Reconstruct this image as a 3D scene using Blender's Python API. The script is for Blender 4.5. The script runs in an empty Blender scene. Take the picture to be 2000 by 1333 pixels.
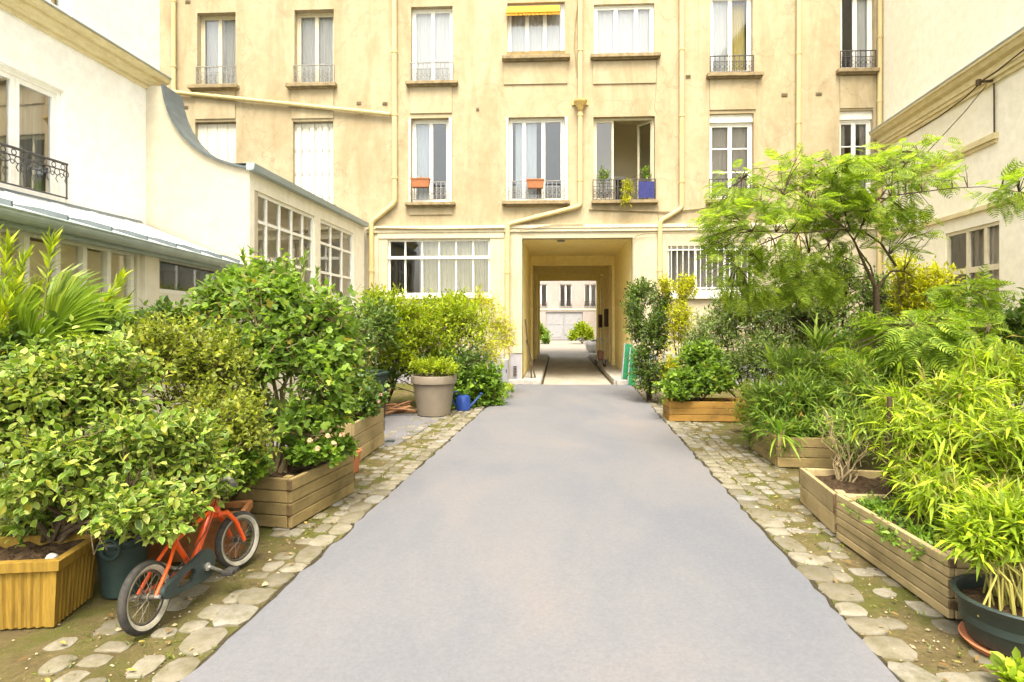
import bpy, math, random
import numpy as np
from mathutils import Vector, Matrix

random.seed(7)
SC = bpy.context.scene
COL = SC.collection
FPX, CH, HY, CX = 1180.0, 1.5, 630.0, 1000.0
R = math.radians

def P(px, py, Y):
    return Vector(((px - CX) / FPX * Y, Y, CH + (HY - py) / FPX * Y))
def G(px, py):
    return P(px, py, CH * FPX / (py - HY))

# ------------------------------------------------------------------ materials
MATS = {}
def nt(name):
    m = bpy.data.materials.new(name); m.use_nodes = True
    t = m.node_tree; t.nodes.clear()
    out = t.nodes.new('ShaderNodeOutputMaterial')
    return m, t, out
def ramp(t, stops, fac):
    r = t.nodes.new('ShaderNodeValToRGB')
    e = r.color_ramp.elements
    while len(e) < len(stops): e.new(0.5)
    for i, (p, c) in enumerate(stops):
        e[i].position = p; e[i].color = (c[0], c[1], c[2], 1)
    t.links.new(fac, r.inputs['Fac'])
    return r.outputs['Color']
def noise(t, scale, detail=5, rough=0.6, stretch=(1, 1, 1), coord='Object', dist=0.0):
    tc = t.nodes.new('ShaderNodeTexCoord')
    mp = t.nodes.new('ShaderNodeMapping'); mp.inputs['Scale'].default_value = stretch
    t.links.new(tc.outputs[coord], mp.inputs['Vector'])
    n = t.nodes.new('ShaderNodeTexNoise')
    n.inputs['Scale'].default_value = scale; n.inputs['Detail'].default_value = detail
    n.inputs['Roughness'].default_value = rough; n.inputs['Distortion'].default_value = dist
    t.links.new(mp.outputs['Vector'], n.inputs['Vector'])
    return n.outputs['Fac']
def mixc(t, a, b, fac, mode='MIX'):
    m = t.nodes.new('ShaderNodeMix'); m.data_type = 'RGBA'; m.blend_type = mode
    for s, v in ((m.inputs[6], a), (m.inputs[7], b)):
        if isinstance(v, tuple): s.default_value = (v[0], v[1], v[2], 1)
        else: t.links.new(v, s)
    if isinstance(fac, float): m.inputs[0].default_value = fac
    else: t.links.new(fac, m.inputs[0])
    return m.outputs[2]
def bsdf(t, out, col, rough=0.7, spec=0.3, metal=0.0, bump=None, bstr=0.2, bdist=0.01):
    b = t.nodes.new('ShaderNodeBsdfPrincipled')
    if isinstance(col, tuple): b.inputs['Base Color'].default_value = (col[0], col[1], col[2], 1)
    else: t.links.new(col, b.inputs['Base Color'])
    if isinstance(rough, float): b.inputs['Roughness'].default_value = rough
    else: t.links.new(rough, b.inputs['Roughness'])
    b.inputs['Specular IOR Level'].default_value = spec
    b.inputs['Metallic'].default_value = metal
    if bump is not None:
        bp = t.nodes.new('ShaderNodeBump'); bp.inputs['Strength'].default_value = bstr
        bp.inputs['Distance'].default_value = bdist
        t.links.new(bump, bp.inputs['Height']); t.links.new(bp.outputs['Normal'], b.inputs['Normal'])
    if out is not None: t.links.new(b.outputs['BSDF'], out.inputs['Surface'])
    return b
def M(name, c1, c2=None, scale=8.0, rough=0.7, spec=0.3, metal=0.0, bstr=0.15, bdist=0.004, stretch=(1, 1, 1), fine=60.0):
    if name in MATS: return MATS[name]
    m, t, out = nt(name)
    c2 = c2 or tuple(x * 0.8 for x in c1)
    f = noise(t, scale, 6, 0.65, stretch)
    col = ramp(t, [(0.35, c2), (0.65, c1)], f)
    f2 = noise(t, fine, 4, 0.6, stretch)
    bsdf(t, out, col, rough, spec, metal, f2, bstr, bdist)
    MATS[name] = m
    return m

def plaster(name, base, pale, stain, dirt, stain_amt=0.6):
    """old render: large soft patches, rain streaks, blotches, fine mottling, hairline cracks"""
    m, t, out = nt(name)
    a = noise(t, 0.6, 5, 0.65, dist=0.3)
    col = ramp(t, [(0.32, base), (0.66, pale)], a)
    mo = noise(t, 5.5, 8, 0.72)
    mf = ramp(t, [(0.3, (0.88, 0.87, 0.85)), (0.7, (1.08, 1.08, 1.08))], mo)
    col = mixc(t, col, mf, 1.0, 'MULTIPLY')
    st = noise(t, 1.0, 9, 0.7, (1.5, 1.5, 0.3), dist=0.8)
    sfac = ramp(t, [(0.47, (0, 0, 0)), (0.66, (stain_amt * .85,) * 3)], st)
    col = mixc(t, col, stain, sfac)
    g = noise(t, 1.5, 10, 0.78, (1, 1, 0.6), dist=1.0)
    gf = ramp(t, [(0.54, (0, 0, 0)), (0.74, (stain_amt * 0.8,) * 3)], g)
    col = mixc(t, col, dirt, gf)
    tc = t.nodes.new('ShaderNodeTexCoord'); n2 = t.nodes.new('ShaderNodeTexNoise'); n2.inputs['Scale'].default_value = 1.7; n2.inputs['Detail'].default_value = 8
    t.links.new(tc.outputs['Object'], n2.inputs['Vector'])
    vm = t.nodes.new('ShaderNodeVectorMath'); vm.operation = 'MULTIPLY_ADD'
    t.links.new(n2.outputs['Color'], vm.inputs[0]); vm.inputs[1].default_value = (1.3, 1.3, 1.3); t.links.new(tc.outputs['Object'], vm.inputs[2])
    v = t.nodes.new('ShaderNodeTexVoronoi'); v.feature = 'DISTANCE_TO_EDGE'; v.inputs['Scale'].default_value = 0.42
    t.links.new(vm.outputs[0], v.inputs['Vector'])
    cf = ramp(t, [(0.0, (stain_amt * .6,) * 3), (0.007, (0, 0, 0))], v.outputs['Distance'])
    col = mixc(t, col, dirt, cf)
    b = noise(t, 45, 6, 0.7)
    bsdf(t, out, col, 0.88, 0.15, 0.0, b, 0.3, 0.006)
    MATS[name] = m
    return m

WALL = plaster('facade_plaster', (0.375, 0.308, 0.190), (0.445, 0.378, 0.252), (0.285, 0.215, 0.115), (0.205, 0.16, 0.10), 0.75)
GFW = plaster('ground_floor_plaster', (0.49, 0.43, 0.30), (0.54, 0.485, 0.36), (0.42, 0.345, 0.21), (0.33, 0.27, 0.18), 0.4)
WHITEW = plaster('white_plaster', (0.82, 0.80, 0.73), (0.85, 0.84, 0.78), (0.77, 0.72, 0.6), (0.66, 0.61, 0.5), 0.25)
WINGW = plaster('cream_white_plaster', (0.50, 0.455, 0.345), (0.54, 0.50, 0.395), (0.46, 0.40, 0.28), (0.40, 0.345, 0.245), 0.3)  # cream plaster darkened in colour for the strongly lit gable
LEANW = plaster('lightened_plaster', (0.78, 0.73, 0.6), (0.82, 0.78, 0.67), (0.7, 0.62, 0.45), (0.6, 0.53, 0.4), 0.3)  # cream plaster lightened in colour to make up for weak light on these walls
CREAMW = plaster('cream_plaster', (0.83, 0.785, 0.625), (0.86, 0.825, 0.69), (0.78, 0.71, 0.53), (0.65, 0.59, 0.42), 0.22)
OCHRE = plaster('ochre_plaster', (0.88, 0.75, 0.33), (0.89, 0.79, 0.42), (0.80, 0.64, 0.22), (0.66, 0.52, 0.2), 0.25)
FARW = plaster('far_plaster', (0.34, 0.30, 0.275), (0.38, 0.34, 0.315), (0.29, 0.24, 0.21), (0.22, 0.19, 0.17), 0.5)
CORN = M('cornice_stone', (0.68, 0.59, 0.34), (0.56, 0.47, 0.25), 6, 0.85, 0.2, stretch=(1, 1, 3))
SILL = M('sill_stone', (0.33, 0.26, 0.15), (0.19, 0.145, 0.08), 9, 0.9, 0.2, bstr=0.4)
PIPE = M('pipe_paint', (0.60, 0.49, 0.25), (0.52, 0.41, 0.19), 3, 0.6, 0.3, stretch=(2, 2, .4))
WPAINT = M('white_paint', (0.86, 0.85, 0.80), (0.78, 0.76, 0.68), 7, 0.45, 0.4, bstr=.05)
CPAINT = M('cream_paint', (0.66, 0.60, 0.43), (0.58, 0.51, 0.35), 7, 0.5, 0.4, bstr=.05)
SHUT = M('shutter_paint', (0.66, 0.63, 0.54), (0.55, 0.51, 0.41), 4, 0.6, 0.3, stretch=(6, 6, .5))
IRON = M('wrought_iron', (0.045, 0.045, 0.05), (0.08, 0.07, 0.06), 20, 0.55, 0.4)
GIRON = M('grey_iron', (0.30, 0.30, 0.28), (0.22, 0.21, 0.18), 20, 0.6, 0.4)
ZINC = M('zinc', (0.36, 0.42, 0.44), (0.27, 0.325, 0.345), 3.5, 0.5, 0.5, 0.1, bstr=.08, stretch=(1, .3, 1))
GUTT = M('gutter_zinc', (0.50, 0.58, 0.58), (0.38, 0.46, 0.47), 4, 0.45, 0.5, 0.1, bstr=.06)
DKZINC = M('dark_zinc', (0.12, 0.145, 0.15), (0.085, 0.105, 0.11), 5, 0.5, 0.4)
ZINCP = M('pale_zinc', (0.66, 0.685, 0.68), (0.54, 0.565, 0.565), 2.5, 0.5, 0.4, 0.1, bstr=.08)
CURT = M('sheer_curtain', (0.66, 0.675, 0.68), (0.60, 0.61, 0.62), 2, 0.9, 0.1, stretch=(5, 5, .4), bstr=.5, fine=8)
DRAPE = M('grey_drape', (0.42, 0.39, 0.35), (0.34, 0.31, 0.28), 4, 0.9, 0.1, stretch=(9, 9, .3), bstr=.5, fine=8)
YDRAPE = M('yellow_drape', (0.75, 0.66, 0.28), (0.66, 0.55, 0.2), 4, 0.9, 0.1, stretch=(9, 9, .3), bstr=.5, fine=8)
BLIND = M('cream_blind', (0.82, 0.74, 0.56), (0.72, 0.64, 0.46), 2, 0.9, 0.1)
ROOM = M('room_paint', (0.74, 0.67, 0.48), (0.66, 0.6, 0.42), 1, 0.9, 0.1)
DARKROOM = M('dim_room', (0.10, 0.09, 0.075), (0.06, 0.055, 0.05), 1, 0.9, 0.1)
SOIL = M('soil', (0.10, 0.065, 0.035), (0.035, 0.024, 0.015), 30, 0.95, 0.1, bstr=1.0, bdist=.02)
TERRA = M('terracotta', (0.56, 0.22, 0.10), (0.44, 0.17, 0.08), 12, 0.8, 0.2)
TAUPE = M('taupe_plastic', (0.22, 0.185, 0.14), (0.185, 0.155, 0.115), 5, 0.55, 0.35)
BLACKPL = M('black_green_plastic', (0.035, 0.05, 0.045), (0.022, 0.033, 0.03), 8, 0.42, 0.45)
DKGREEN = M('dark_green_plastic', (0.03, 0.055, 0.05), (0.02, 0.036, 0.034), 6, 0.45, 0.45)
BLUEPL = M('blue_plastic', (0.02, 0.06, 0.27), (0.014, 0.042, 0.2), 9, 0.35, 0.5)
GREENP = M('green_paint', (0.018, 0.19, 0.07), (0.012, 0.13, 0.05), 9, 0.4, 0.5)
ORANGE = M('orange_paint', (0.72, 0.10, 0.012), (0.62, 0.07, 0.01), 9, 0.3, 0.5, bstr=.03)
RUBBER = M('tyre_rubber', (0.03, 0.03, 0.03), (0.06, 0.055, 0.045), 30, 0.85, 0.2)
WALLTYRE = M('white_sidewall', (0.44, 0.42, 0.34), (0.26, 0.24, 0.19), 18, 0.7, 0.3)
STEEL = M('dull_steel', (0.5, 0.5, 0.48), (0.36, 0.34, 0.3), 20, 0.4, 0.5, 0.8)
WINEPL = M('window_box_plastic', (0.42, 0.17, 0.075), (0.32, 0.12, 0.05), 15, 0.6, 0.3)
AWN = M('awning_cloth', (0.62, 0.33, 0.05), (0.52, 0.26, 0.035), 8, 0.9, 0.1, stretch=(1, 1, 4))
BARK = M('bark', (0.12, 0.085, 0.05), (0.06, 0.045, 0.03), 25, 0.9, 0.15, bstr=.6, stretch=(1, 1, .25))
PALEBARK = M('pale_bark', (0.28, 0.22, 0.12), (0.17, 0.13, 0.07), 25, 0.9, 0.15, bstr=.6, stretch=(1, 1, .25))
GREENSTEM = M('green_stem', (0.22, 0.24, 0.06), (0.14, 0.17, 0.04), 25, 0.6, 0.3)
CANE = M('bamboo_cane', (0.42, 0.36, 0.09), (0.30, 0.28, 0.07), 12, 0.5, 0.4)
GREYP = M('grey_base_paint', (0.36, 0.35, 0.38), (0.29, 0.28, 0.31), 4, 0.7, 0.3)
GREYM = M('grey_metal', (0.30, 0.31, 0.35), (0.24, 0.25, 0.29), 6, 0.5, 0.4)
DARKW = M('dark_wood', (0.09, 0.065, 0.035), (0.05, 0.035, 0.02), 14, 0.8, 0.2, stretch=(1, 1, .2))
KERB = M('kerb_stone', (0.42, 0.40, 0.36), (0.30, 0.28, 0.24), 9, 0.85, 0.2, bstr=.4)
FLOWP = M('pink_petal', (0.75, 0.22, 0.30), (0.7, 0.4, 0.42), 40, 0.6, 0.2)
FLOWC = M('cream_petal', (0.52, 0.36, 0.20), (0.48, 0.28, 0.17), 40, 0.6, 0.2)
BLUECLOTH = M('blue_cloth', (0.055, 0.06, 0.20), (0.035, 0.04, 0.13), 14, 0.9, 0.1)
PAPER = M('pale_stone', (0.7, 0.68, 0.62), (0.55, 0.52, 0.46), 14, 0.8, 0.2)

def wood(name, a, b, dark):
    m, t, out = nt(name)
    tc = t.nodes.new('ShaderNodeTexCoord')
    g = noise(t, 9, 8, 0.7, (0.35, 9, 9), dist=0.6)
    col = ramp(t, [(0.3, b), (0.7, a)], g)
    k = noise(t, 2.5, 6, 0.7, (1, 1, 1.5))
    kf = ramp(t, [(0.46, (0, 0, 0)), (0.72, (0.8,) * 3)], k)
    col = mixc(t, col, dark, kf)
    geo = t.nodes.new('ShaderNodeNewGeometry')
    isl = ramp(t, [(0.0, (0.78, 0.78, 0.78)), (1.0, (1.12, 1.1, 1.05))], geo.outputs['Random Per Island'])
    col = mixc(t, col, isl, 1.0, 'MULTIPLY')
    bsdf(t, out, col, 0.8, 0.2, 0, g, 0.35, 0.004)
    MATS[name] = m
    return m
WOODL = wood('weathered_pine', (0.34, 0.255, 0.115), (0.235, 0.175, 0.075), (0.12, 0.10, 0.04))
WOODP = wood('pale_pine', (0.48, 0.38, 0.21), (0.36, 0.275, 0.135), (0.19, 0.15, 0.065))
WOODO = wood('orange_pine', (0.42, 0.24, 0.055), (0.30, 0.165, 0.04), (0.15, 0.095, 0.03))
YPLAS = M('ochre_resin', (0.34, 0.21, 0.032), (0.20, 0.125, 0.022), 5, 0.75, 0.2, bstr=.5, stretch=(7, 7, .5))

# glass: part mirror, part see-through
def glass(name, tint, lo=0.16, hi=0.85):
    m, t, out = nt(name)
    g = t.nodes.new('ShaderNodeBsdfGlossy'); g.inputs['Roughness'].default_value = 0.02
    g.inputs['Color'].default_value = (0.95, 0.97, 1, 1)
    tr = t.nodes.new('ShaderNodeBsdfTransparent'); tr.inputs['Color'].default_value = (*tint, 1)
    fr = t.nodes.new('ShaderNodeFresnel'); fr.inputs['IOR'].default_value = 1.5
    mr = t.nodes.new('ShaderNodeMapRange'); mr.inputs['From Min'].default_value = 0.03; mr.inputs['From Max'].default_value = 0.8
    mr.inputs['To Min'].default_value = lo; mr.inputs['To Max'].default_value = hi
    t.links.new(fr.outputs[0], mr.inputs[0])
    n = noise(t, 1.3, 2, 0.5)
    bp = t.nodes.new('ShaderNodeBump'); bp.inputs['Strength'].default_value = 0.06; bp.inputs['Distance'].default_value = 0.02
    t.links.new(n, bp.inputs['Height']); t.links.new(bp.outputs[0], g.inputs['Normal'])
    mx = t.nodes.new('ShaderNodeMixShader')
    t.links.new(mr.outputs[0], mx.inputs[0]); t.links.new(tr.outputs[0], mx.inputs[1]); t.links.new(g.outputs[0], mx.inputs[2])
    t.links.new(mx.outputs[0], out.inputs['Surface'])
    MATS[name] = m
    return m
GLASS = glass('window_glass', (0.95, 0.96, 0.95), .07)
GLASSM = glass('mirroring_glass', (0.8, 0.84, 0.84), 0.34)
GLASSR = glass('reflecting_glass', (0.80, 0.86, 0.9), 0.085)

def leafmat(name, stops, trans=0.35, rough=0.45, margin=None, spec=0.35):
    m, t, out = nt(name)
    geo = t.nodes.new('ShaderNodeNewGeometry')
    stops = [(p, (min(.7, c[0] * 1.24), min(.7, c[1] * 1.16), c[2])) for p, c in stops]
    col = ramp(t, stops, geo.outputs['Random Per Island'])
    if margin:
        uv = t.nodes.new('ShaderNodeUVMap')
        sx = t.nodes.new('ShaderNodeSeparateXYZ'); t.links.new(uv.outputs[0], sx.inputs[0])
        nz = noise(t, 120, 3, 0.6)
        uvs = t.nodes.new('ShaderNodeMath'); uvs.operation = 'MULTIPLY'; uvs.inputs[1].default_value = 0.6; t.links.new(sx.outputs[0], uvs.inputs[0])
        ad = t.nodes.new('ShaderNodeMath'); ad.operation = 'MULTIPLY_ADD'
        t.links.new(nz, ad.inputs[0]); ad.inputs[1].default_value = 0.4; t.links.new(uvs.outputs[0], ad.inputs[2])
        f = ramp(t, [(0.55, (0, 0, 0)), (0.72, (0.85,) * 3)], ad.outputs[0])
        col = mixc(t, col, margin, f)
    b = bsdf(t, None, col, rough, spec)
    tl = t.nodes.new('ShaderNodeBsdfTranslucent')
    tc = mixc(t, col, (0.94, 1.0, 0.40), 1.0, 'MULTIPLY')
    t.links.new(tc, tl.inputs['Color'])
    mx = t.nodes.new('ShaderNodeMixShader'); mx.inputs[0].default_value = trans
    t.links.new(b.outputs[0], mx.inputs[1]); t.links.new(tl.outputs[0], mx.inputs[2])
    t.links.new(mx.outputs[0], out.inputs['Surface'])
    MATS[name] = m
    return m
def tones(c, d=0.45, y=0.0):
    """dark, mid and light relatives of one leaf colour"""
    lo = tuple(v * (1 - d) for v in c)
    hi = (min(1, c[0] * (1 + d * 1.3) + y), min(1, c[1] * (1 + d)), c[2] * (1 + d * 0.6))
    top = (hi[0] * 1.25, hi[1] * 1.1, hi[2])
    return [(0.0, lo), (0.45, c), (0.8, hi), (0.975, top), (0.985, (0.30, 0.29, 0.05)), (1.0, (0.25, 0.20, 0.06))]   # a few leaves yellow or dry
LF_VAR = leafmat('variegated_leaf', [(0.0, (.055, .11, .02)), (0.35, (.13, .24, .028)), (0.6, (.20, .31, .04)), (0.8, (.30, .38, .08)), (0.94, (.40, .45, .14)), (1.0, (.46, .45, .04))], 0.42, margin=(0.40, 0.47, 0.13))
LF_SMALL = leafmat('yellowish_small_leaf', tones((0.185, 0.25, 0.035), 0.5), 0.47, margin=(0.36, 0.38, 0.10))
LF_FIG = leafmat('mid_green_broad_leaf', tones((0.15, 0.265, 0.055), 0.45), 0.54)
LF_DARK = leafmat('dark_green_leaf', tones((0.079, 0.147, 0.035), 0.45), 0.37, 0.35)
LF_BLUE = leafmat('blue_green_leaf', tones((0.122, 0.195, 0.065), 0.5), 0.42, 0.45)
LF_BRIGHT = leafmat('bright_green_leaf', tones((0.243, 0.342, 0.025), 0.4), 0.54)
LF_YEL = leafmat('yellow_green_leaf', tones((0.38, 0.42, 0.02), 0.35), 0.45)
LF_BAMBOO = leafmat('bamboo_leaf', tones((0.22, 0.34, 0.025), 0.5), 0.45, 0.5)
LF_OLEAN = leafmat('oleander_leaf', tones((0.145, 0.25, 0.048), 0.5), 0.47, 0.45)
LF_MIM = leafmat('feathery_leaf', tones((0.235, 0.355, 0.06), 0.35), 0.62, 0.6)
LF_MIMY = leafmat('yellow_feathery_leaf', tones((0.20, 0.32, 0.045), 0.4), 0.57, 0.6)
LF_PALM = leafmat('palm_leaf', tones((0.14, 0.235, 0.02), 0.3), 0.35, 0.35)
LF_GRND = leafmat('ground_cover_leaf', tones((0.122, 0.236, 0.035), 0.5), 0.47)

# ground materials
def ground_mat():
    m, t, out = nt('dirt_and_moss')
    a = noise(t, 3.2, 8, 0.7)
    col = ramp(t, [(0.28, (0.075, 0.056, 0.024)), (0.5, (0.135, 0.105, 0.048)), (0.72, (0.20, 0.16, 0.08))], a)
    fn = noise(t, 26, 9, 0.8)
    ff = ramp(t, [(0.3, (0.6,) * 3), (0.7, (1.3, 1.27, 1.2))], fn)
    col = mixc(t, col, ff, 1.0, 'MULTIPLY')
    mo = noise(t, 1.4, 9, 0.75, dist=0.5)
    mf = ramp(t, [(0.43, (0, 0, 0)), (0.57, (0.8,) * 3)], mo)
    col = mixc(t, col, (0.085, 0.095, 0.015), mf)
    b = noise(t, 55, 8, 0.75)
    bsdf(t, out, col, 0.92, 0.2, 0, b, 0.8, 0.02)
    return m
def road_mat():
    m, t, out = nt('worn_asphalt')
    a = noise(t, 0.75, 7, 0.62, (1, .5, 1), dist=.4)
    col = ramp(t, [(0.34, (0.128, 0.134, 0.152)), (0.52, (0.152, 0.153, 0.163)), (0.66, (0.178, 0.164, 0.162))], a)
    s = noise(t, 420, 3, 0.7)
    sf = ramp(t, [(0.35, (0.86,) * 3), (0.65, (1.1,) * 3)], s)
    col = mixc(t, col, sf, 1.0, 'MULTIPLY')
    s2 = noise(t, 48, 8, 0.85)
    s2f = ramp(t, [(0.3, (0.80,) * 3), (0.7, (1.15,) * 3)], s2)
    col = mixc(t, col, s2f, 1.0, 'MULTIPLY')
    d = noise(t, 1.1, 9, 0.72, (1.6, .35, 1), dist=0.6)
    df = ramp(t, [(0.58, (0, 0, 0)), (0.8, (0.5,) * 3)], d)
    col = mixc(t, col, (0.125, 0.12, 0.122), df)
    bsdf(t, out, col, 0.85, 0.25, 0, s, 0.25, 0.003)
    return m
def sett_mat():
    m, t, out = nt('sandstone_setts')
    geo = t.nodes.new('ShaderNodeNewGeometry')
    col = ramp(t, [(0.0, (0.14, 0.125, 0.09)), (0.4, (0.195, 0.175, 0.13)), (0.75, (0.25, 0.228, 0.175)), (1.0, (0.23, 0.222, 0.205))], geo.outputs['Random Per Island'])
    n = noise(t, 9, 8, 0.7)
    nf = ramp(t, [(0.42, (0, 0, 0)), (0.68, (0.75,) * 3)], n)
    col = mixc(t, col, (0.095, 0.085, 0.035), nf)
    b = noise(t, 40, 7, 0.7)
    bsdf(t, out, col, 0.85, 0.2, 0, b, 0.6, 0.01)
    return m
GROUND, ROAD, SETT = ground_mat(), road_mat(), sett_mat()
PAD = M('pad_concrete', (0.165, 0.162, 0.172), (0.13, 0.127, 0.135), 1.5, 0.85, 0.2, bstr=.3, fine=200)
PASSF = M('passage_paving', (0.36, 0.335, 0.275), (0.28, 0.255, 0.2), 2.5, 0.85, 0.2, bstr=.3, stretch=(1, .35, 1))
FARF = M('far_paving', (0.31, 0.28, 0.235), (0.245, 0.22, 0.185), 1.2, 0.9, 0.2)

# ------------------------------------------------------------------ objects
def tag(o, label=None, cat=None, group=None, kind=None):
    if label: o['label'] = label
    if cat: o['category'] = cat
    if group: o['group'] = group
    if kind: o['kind'] = kind
    return o
def thing(name, label, cat, loc=(0, 0, 0), rotz=0.0, group=None):
    o = bpy.data.objects.new(name, None); COL.objects.link(o)
    o.empty_display_size = 0.1
    o.location = loc; o.rotation_euler = (0, 0, rotz)
    return tag(o, label, cat, group)
def world_of(o):
    m = Matrix.LocRotScale(o.location, o.rotation_euler, o.scale)
    return world_of(o.parent) @ m if o.parent else m

class MB:
    def __init__(s): s.v, s.f, s.mi = [], [], []
    def quad(s, a, b, c, d, mi=0):
        n = len(s.v); s.v += [tuple(a), tuple(b), tuple(c), tuple(d)]; s.f.append((n, n + 1, n + 2, n + 3)); s.mi.append(mi); return s
    def poly(s, pts, mi=0):
        n = len(s.v); s.v += [tuple(p) for p in pts]; s.f.append(tuple(range(n, n + len(pts)))); s.mi.append(mi); return s
    def box(s, x0, x1, y0, y1, z0, z1, mi=0, mat=None, ch=0.0):
        if ch <= 0:
            c = [(x, y, z) for x in (x0, x1) for y in (y0, y1) for z in (z0, z1)]
            fs = [(0, 1, 3, 2), (4, 6, 7, 5), (0, 4, 5, 1), (2, 3, 7, 6), (0, 2, 6, 4), (1, 5, 7, 3)]
        else:
            c = []; 
            for z, i in ((z0, ch), (z0 + ch, 0), (z1 - ch, 0), (z1, ch)):
                k = ch
                ring = [(x0 + k, y0), (x1 - k, y0), (x1, y0 + k), (x1, y1 - k), (x1 - k, y1), (x0 + k, y1), (x0, y1 - k), (x0, y0 + k)]
                cx, cy = (x0 + x1) / 2, (y0 + y1) / 2
                if i: ring = [(a + (i if a < cx else -i) * 0.7, b + (i if b < cy else -i) * 0.7) for a, b in ring]
                c += [(a, b, z) for a, b in ring]
            fs = [tuple(range(7, -1, -1)), tuple(range(24, 32))]
            for L in range(3):
                for k in range(8):
                    fs.append((L * 8 + k, L * 8 + (k + 1) % 8, L * 8 + 8 + (k + 1) % 8, L * 8 + 8 + k))
        n = len(s.v)
        if mat is not None: c = [tuple(mat @ Vector(p)) for p in c]
        s.v += c
        for f in fs: s.f.append(tuple(n + i for i in f)); s.mi.append(mi)
        return s
    def tube(s, pts, rad, n=8, mi=0, cap=True):
        pts = [Vector(p) for p in pts]
        if not hasattr(rad, '__len__'): rad = [rad] * len(pts)
        base = len(s.v); prev = None
        for i, p in enumerate(pts):
            a = pts[max(0, i - 1)]; b = pts[min(len(pts) - 1, i + 1)]
            d = (b - a).normalized() if (b - a).length > 1e-9 else Vector((0, 0, 1))
            if prev is None:
                ref = Vector((0, 0, 1)) if abs(d.z) < 0.9 else Vector((1, 0, 0))
                x = d.cross(ref).normalized()
            else:
                x = (prev - d * prev.dot(d)).normalized()
            prev = x; y = d.cross(x)
            for k in range(n):
                an = 2 * math.pi * k / n
                s.v.append(tuple(p + (x * math.cos(an) + y * math.sin(an)) * rad[i]))
        for i in range(len(pts) - 1):
            for k in range(n):
                a = base + i * n + k; b = base + i * n + (k + 1) % n
                s.f.append((a, b, b + n, a + n)); s.mi.append(mi)
        if cap:
            s.f.append(tuple(base + k for k in range(n - 1, -1, -1))); s.mi.append(mi)
            e = base + (len(pts) - 1) * n
            s.f.append(tuple(e + k for k in range(n))); s.mi.append(mi)
        return s
    def lathe(s, prof, n=32, c=(0, 0, 0), mi=0):
        base = len(s.v)
        for r, z in prof:
            for k in range(n):
                a = 2 * math.pi * k / n
                s.v.append((c[0] + r * math.cos(a), c[1] + r * math.sin(a), c[2] + z))
        for i in range(len(prof) - 1):
            for k in range(n):
                a = base + i * n + k; b = base + i * n + (k + 1) % n
                s.f.append((a, b, b + n, a + n)); s.mi.append(mi)
        s.f.append(tuple(base + k for k in range(n - 1, -1, -1))); s.mi.append(mi)
        e = base + (len(prof) - 1) * n
        s.f.append(tuple(e + k for k in range(n))); s.mi.append(mi)
        return s
    def ring(s, c, rad, r, axis='y', n=14, m=5, mi=0, mat=None):
        """a torus"""
        base = len(s.v)
        for i in range(n):
            a = 2 * math.pi * i / n
            for k in range(m):
                b = 2 * math.pi * k / m
                rr = rad + r * math.cos(b); h = r * math.sin(b)
                if axis == 'y': p = (c[0] + rr * math.cos(a), c[1] + h, c[2] + rr * math.sin(a))
                elif axis == 'z': p = (c[0] + rr * math.cos(a), c[1] + rr * math.sin(a), c[2] + h)
                else: p = (c[0] + h, c[1] + rr * math.cos(a), c[2] + rr * math.sin(a))
                s.v.append(p)
        for i in range(n):
            for k in range(m):
                a = base + i * m + k; b = base + i * m + (k + 1) % m
                c2 = base + ((i + 1) % n) * m + (k + 1) % m; d = base + ((i + 1) % n) * m + k
                s.f.append((a, b, c2, d)); s.mi.append(mi)
        return s
    def build(s, name, mat, parent=None, local=True, smooth=False):
        me = bpy.data.meshes.new(name)
        me.from_pydata(s.v, [], s.f)
        mats = mat if isinstance(mat, (list, tuple)) else [mat]
        for m in mats: me.materials.append(m)
        if len(mats) > 1: me.polygons.foreach_set('material_index', s.mi)
        if smooth:
            me.polygons.foreach_set('use_smooth', [True] * len(me.polygons))
            me.set_sharp_from_angle(angle=R(38))
        if parent is not None and not local: me.transform(world_of(parent).inverted())
        me.update()
        o = bpy.data.objects.new(name, me); COL.objects.link(o)
        if parent is not None: o.parent = parent
        return o

# ------------------------------------------------------------------ foliage
T_OV = dict(v=[(0, 0, 0), (0, .5, -.03), (0, 1, -.12), (-.42, .25, .05), (-.46, .6, .03), (.42, .25, .05), (.46, .6, .03)],
            f=[(0, 5, 6, 1), (0, 1, 4, 3), (1, 6, 2), (4, 1, 2)], uv=[0, 0, .7, .9, 1, .9, 1])
T_LA = dict(v=[(0, 0, 0), (0, .45, .02), (0, 1, -.16), (-.5, .38, .06), (.5, .38, .06)],
            f=[(0, 4, 1), (0, 1, 3), (1, 4, 2), (3, 1, 2)], uv=[0, 0, .5, 1, 1])
T_LONG = dict(v=[(0, 0, 0), (-.4, .2, .04), (.4, .2, .04), (-.5, .5, .03), (.5, .5, .03), (-.33, .8, -.08), (.33, .8, -.08), (0, 1, -.2)],
              f=[(0, 2, 1), (1, 2, 4, 3), (3, 4, 6, 5), (5, 6, 7)], uv=[0, 1, 1, 1, 1, 1, 1, 1])
T_FIG = dict(v=[(0, 0, 0), (0, .45, -.02), (0, 1, -.15), (-.36, .05, .03), (-.55, .42, .06), (-.25, .62, .02), (-.34, .8, -.03), (.36, .05, .03), (.55, .42, .06), (.25, .62, .02), (.34, .8, -.03)],
             f=[(0, 7, 8, 1), (0, 1, 4, 3), (1, 8, 9), (4, 1, 5), (1, 9, 10, 2), (1, 2, 6, 5)], uv=[0] * 11)
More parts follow.
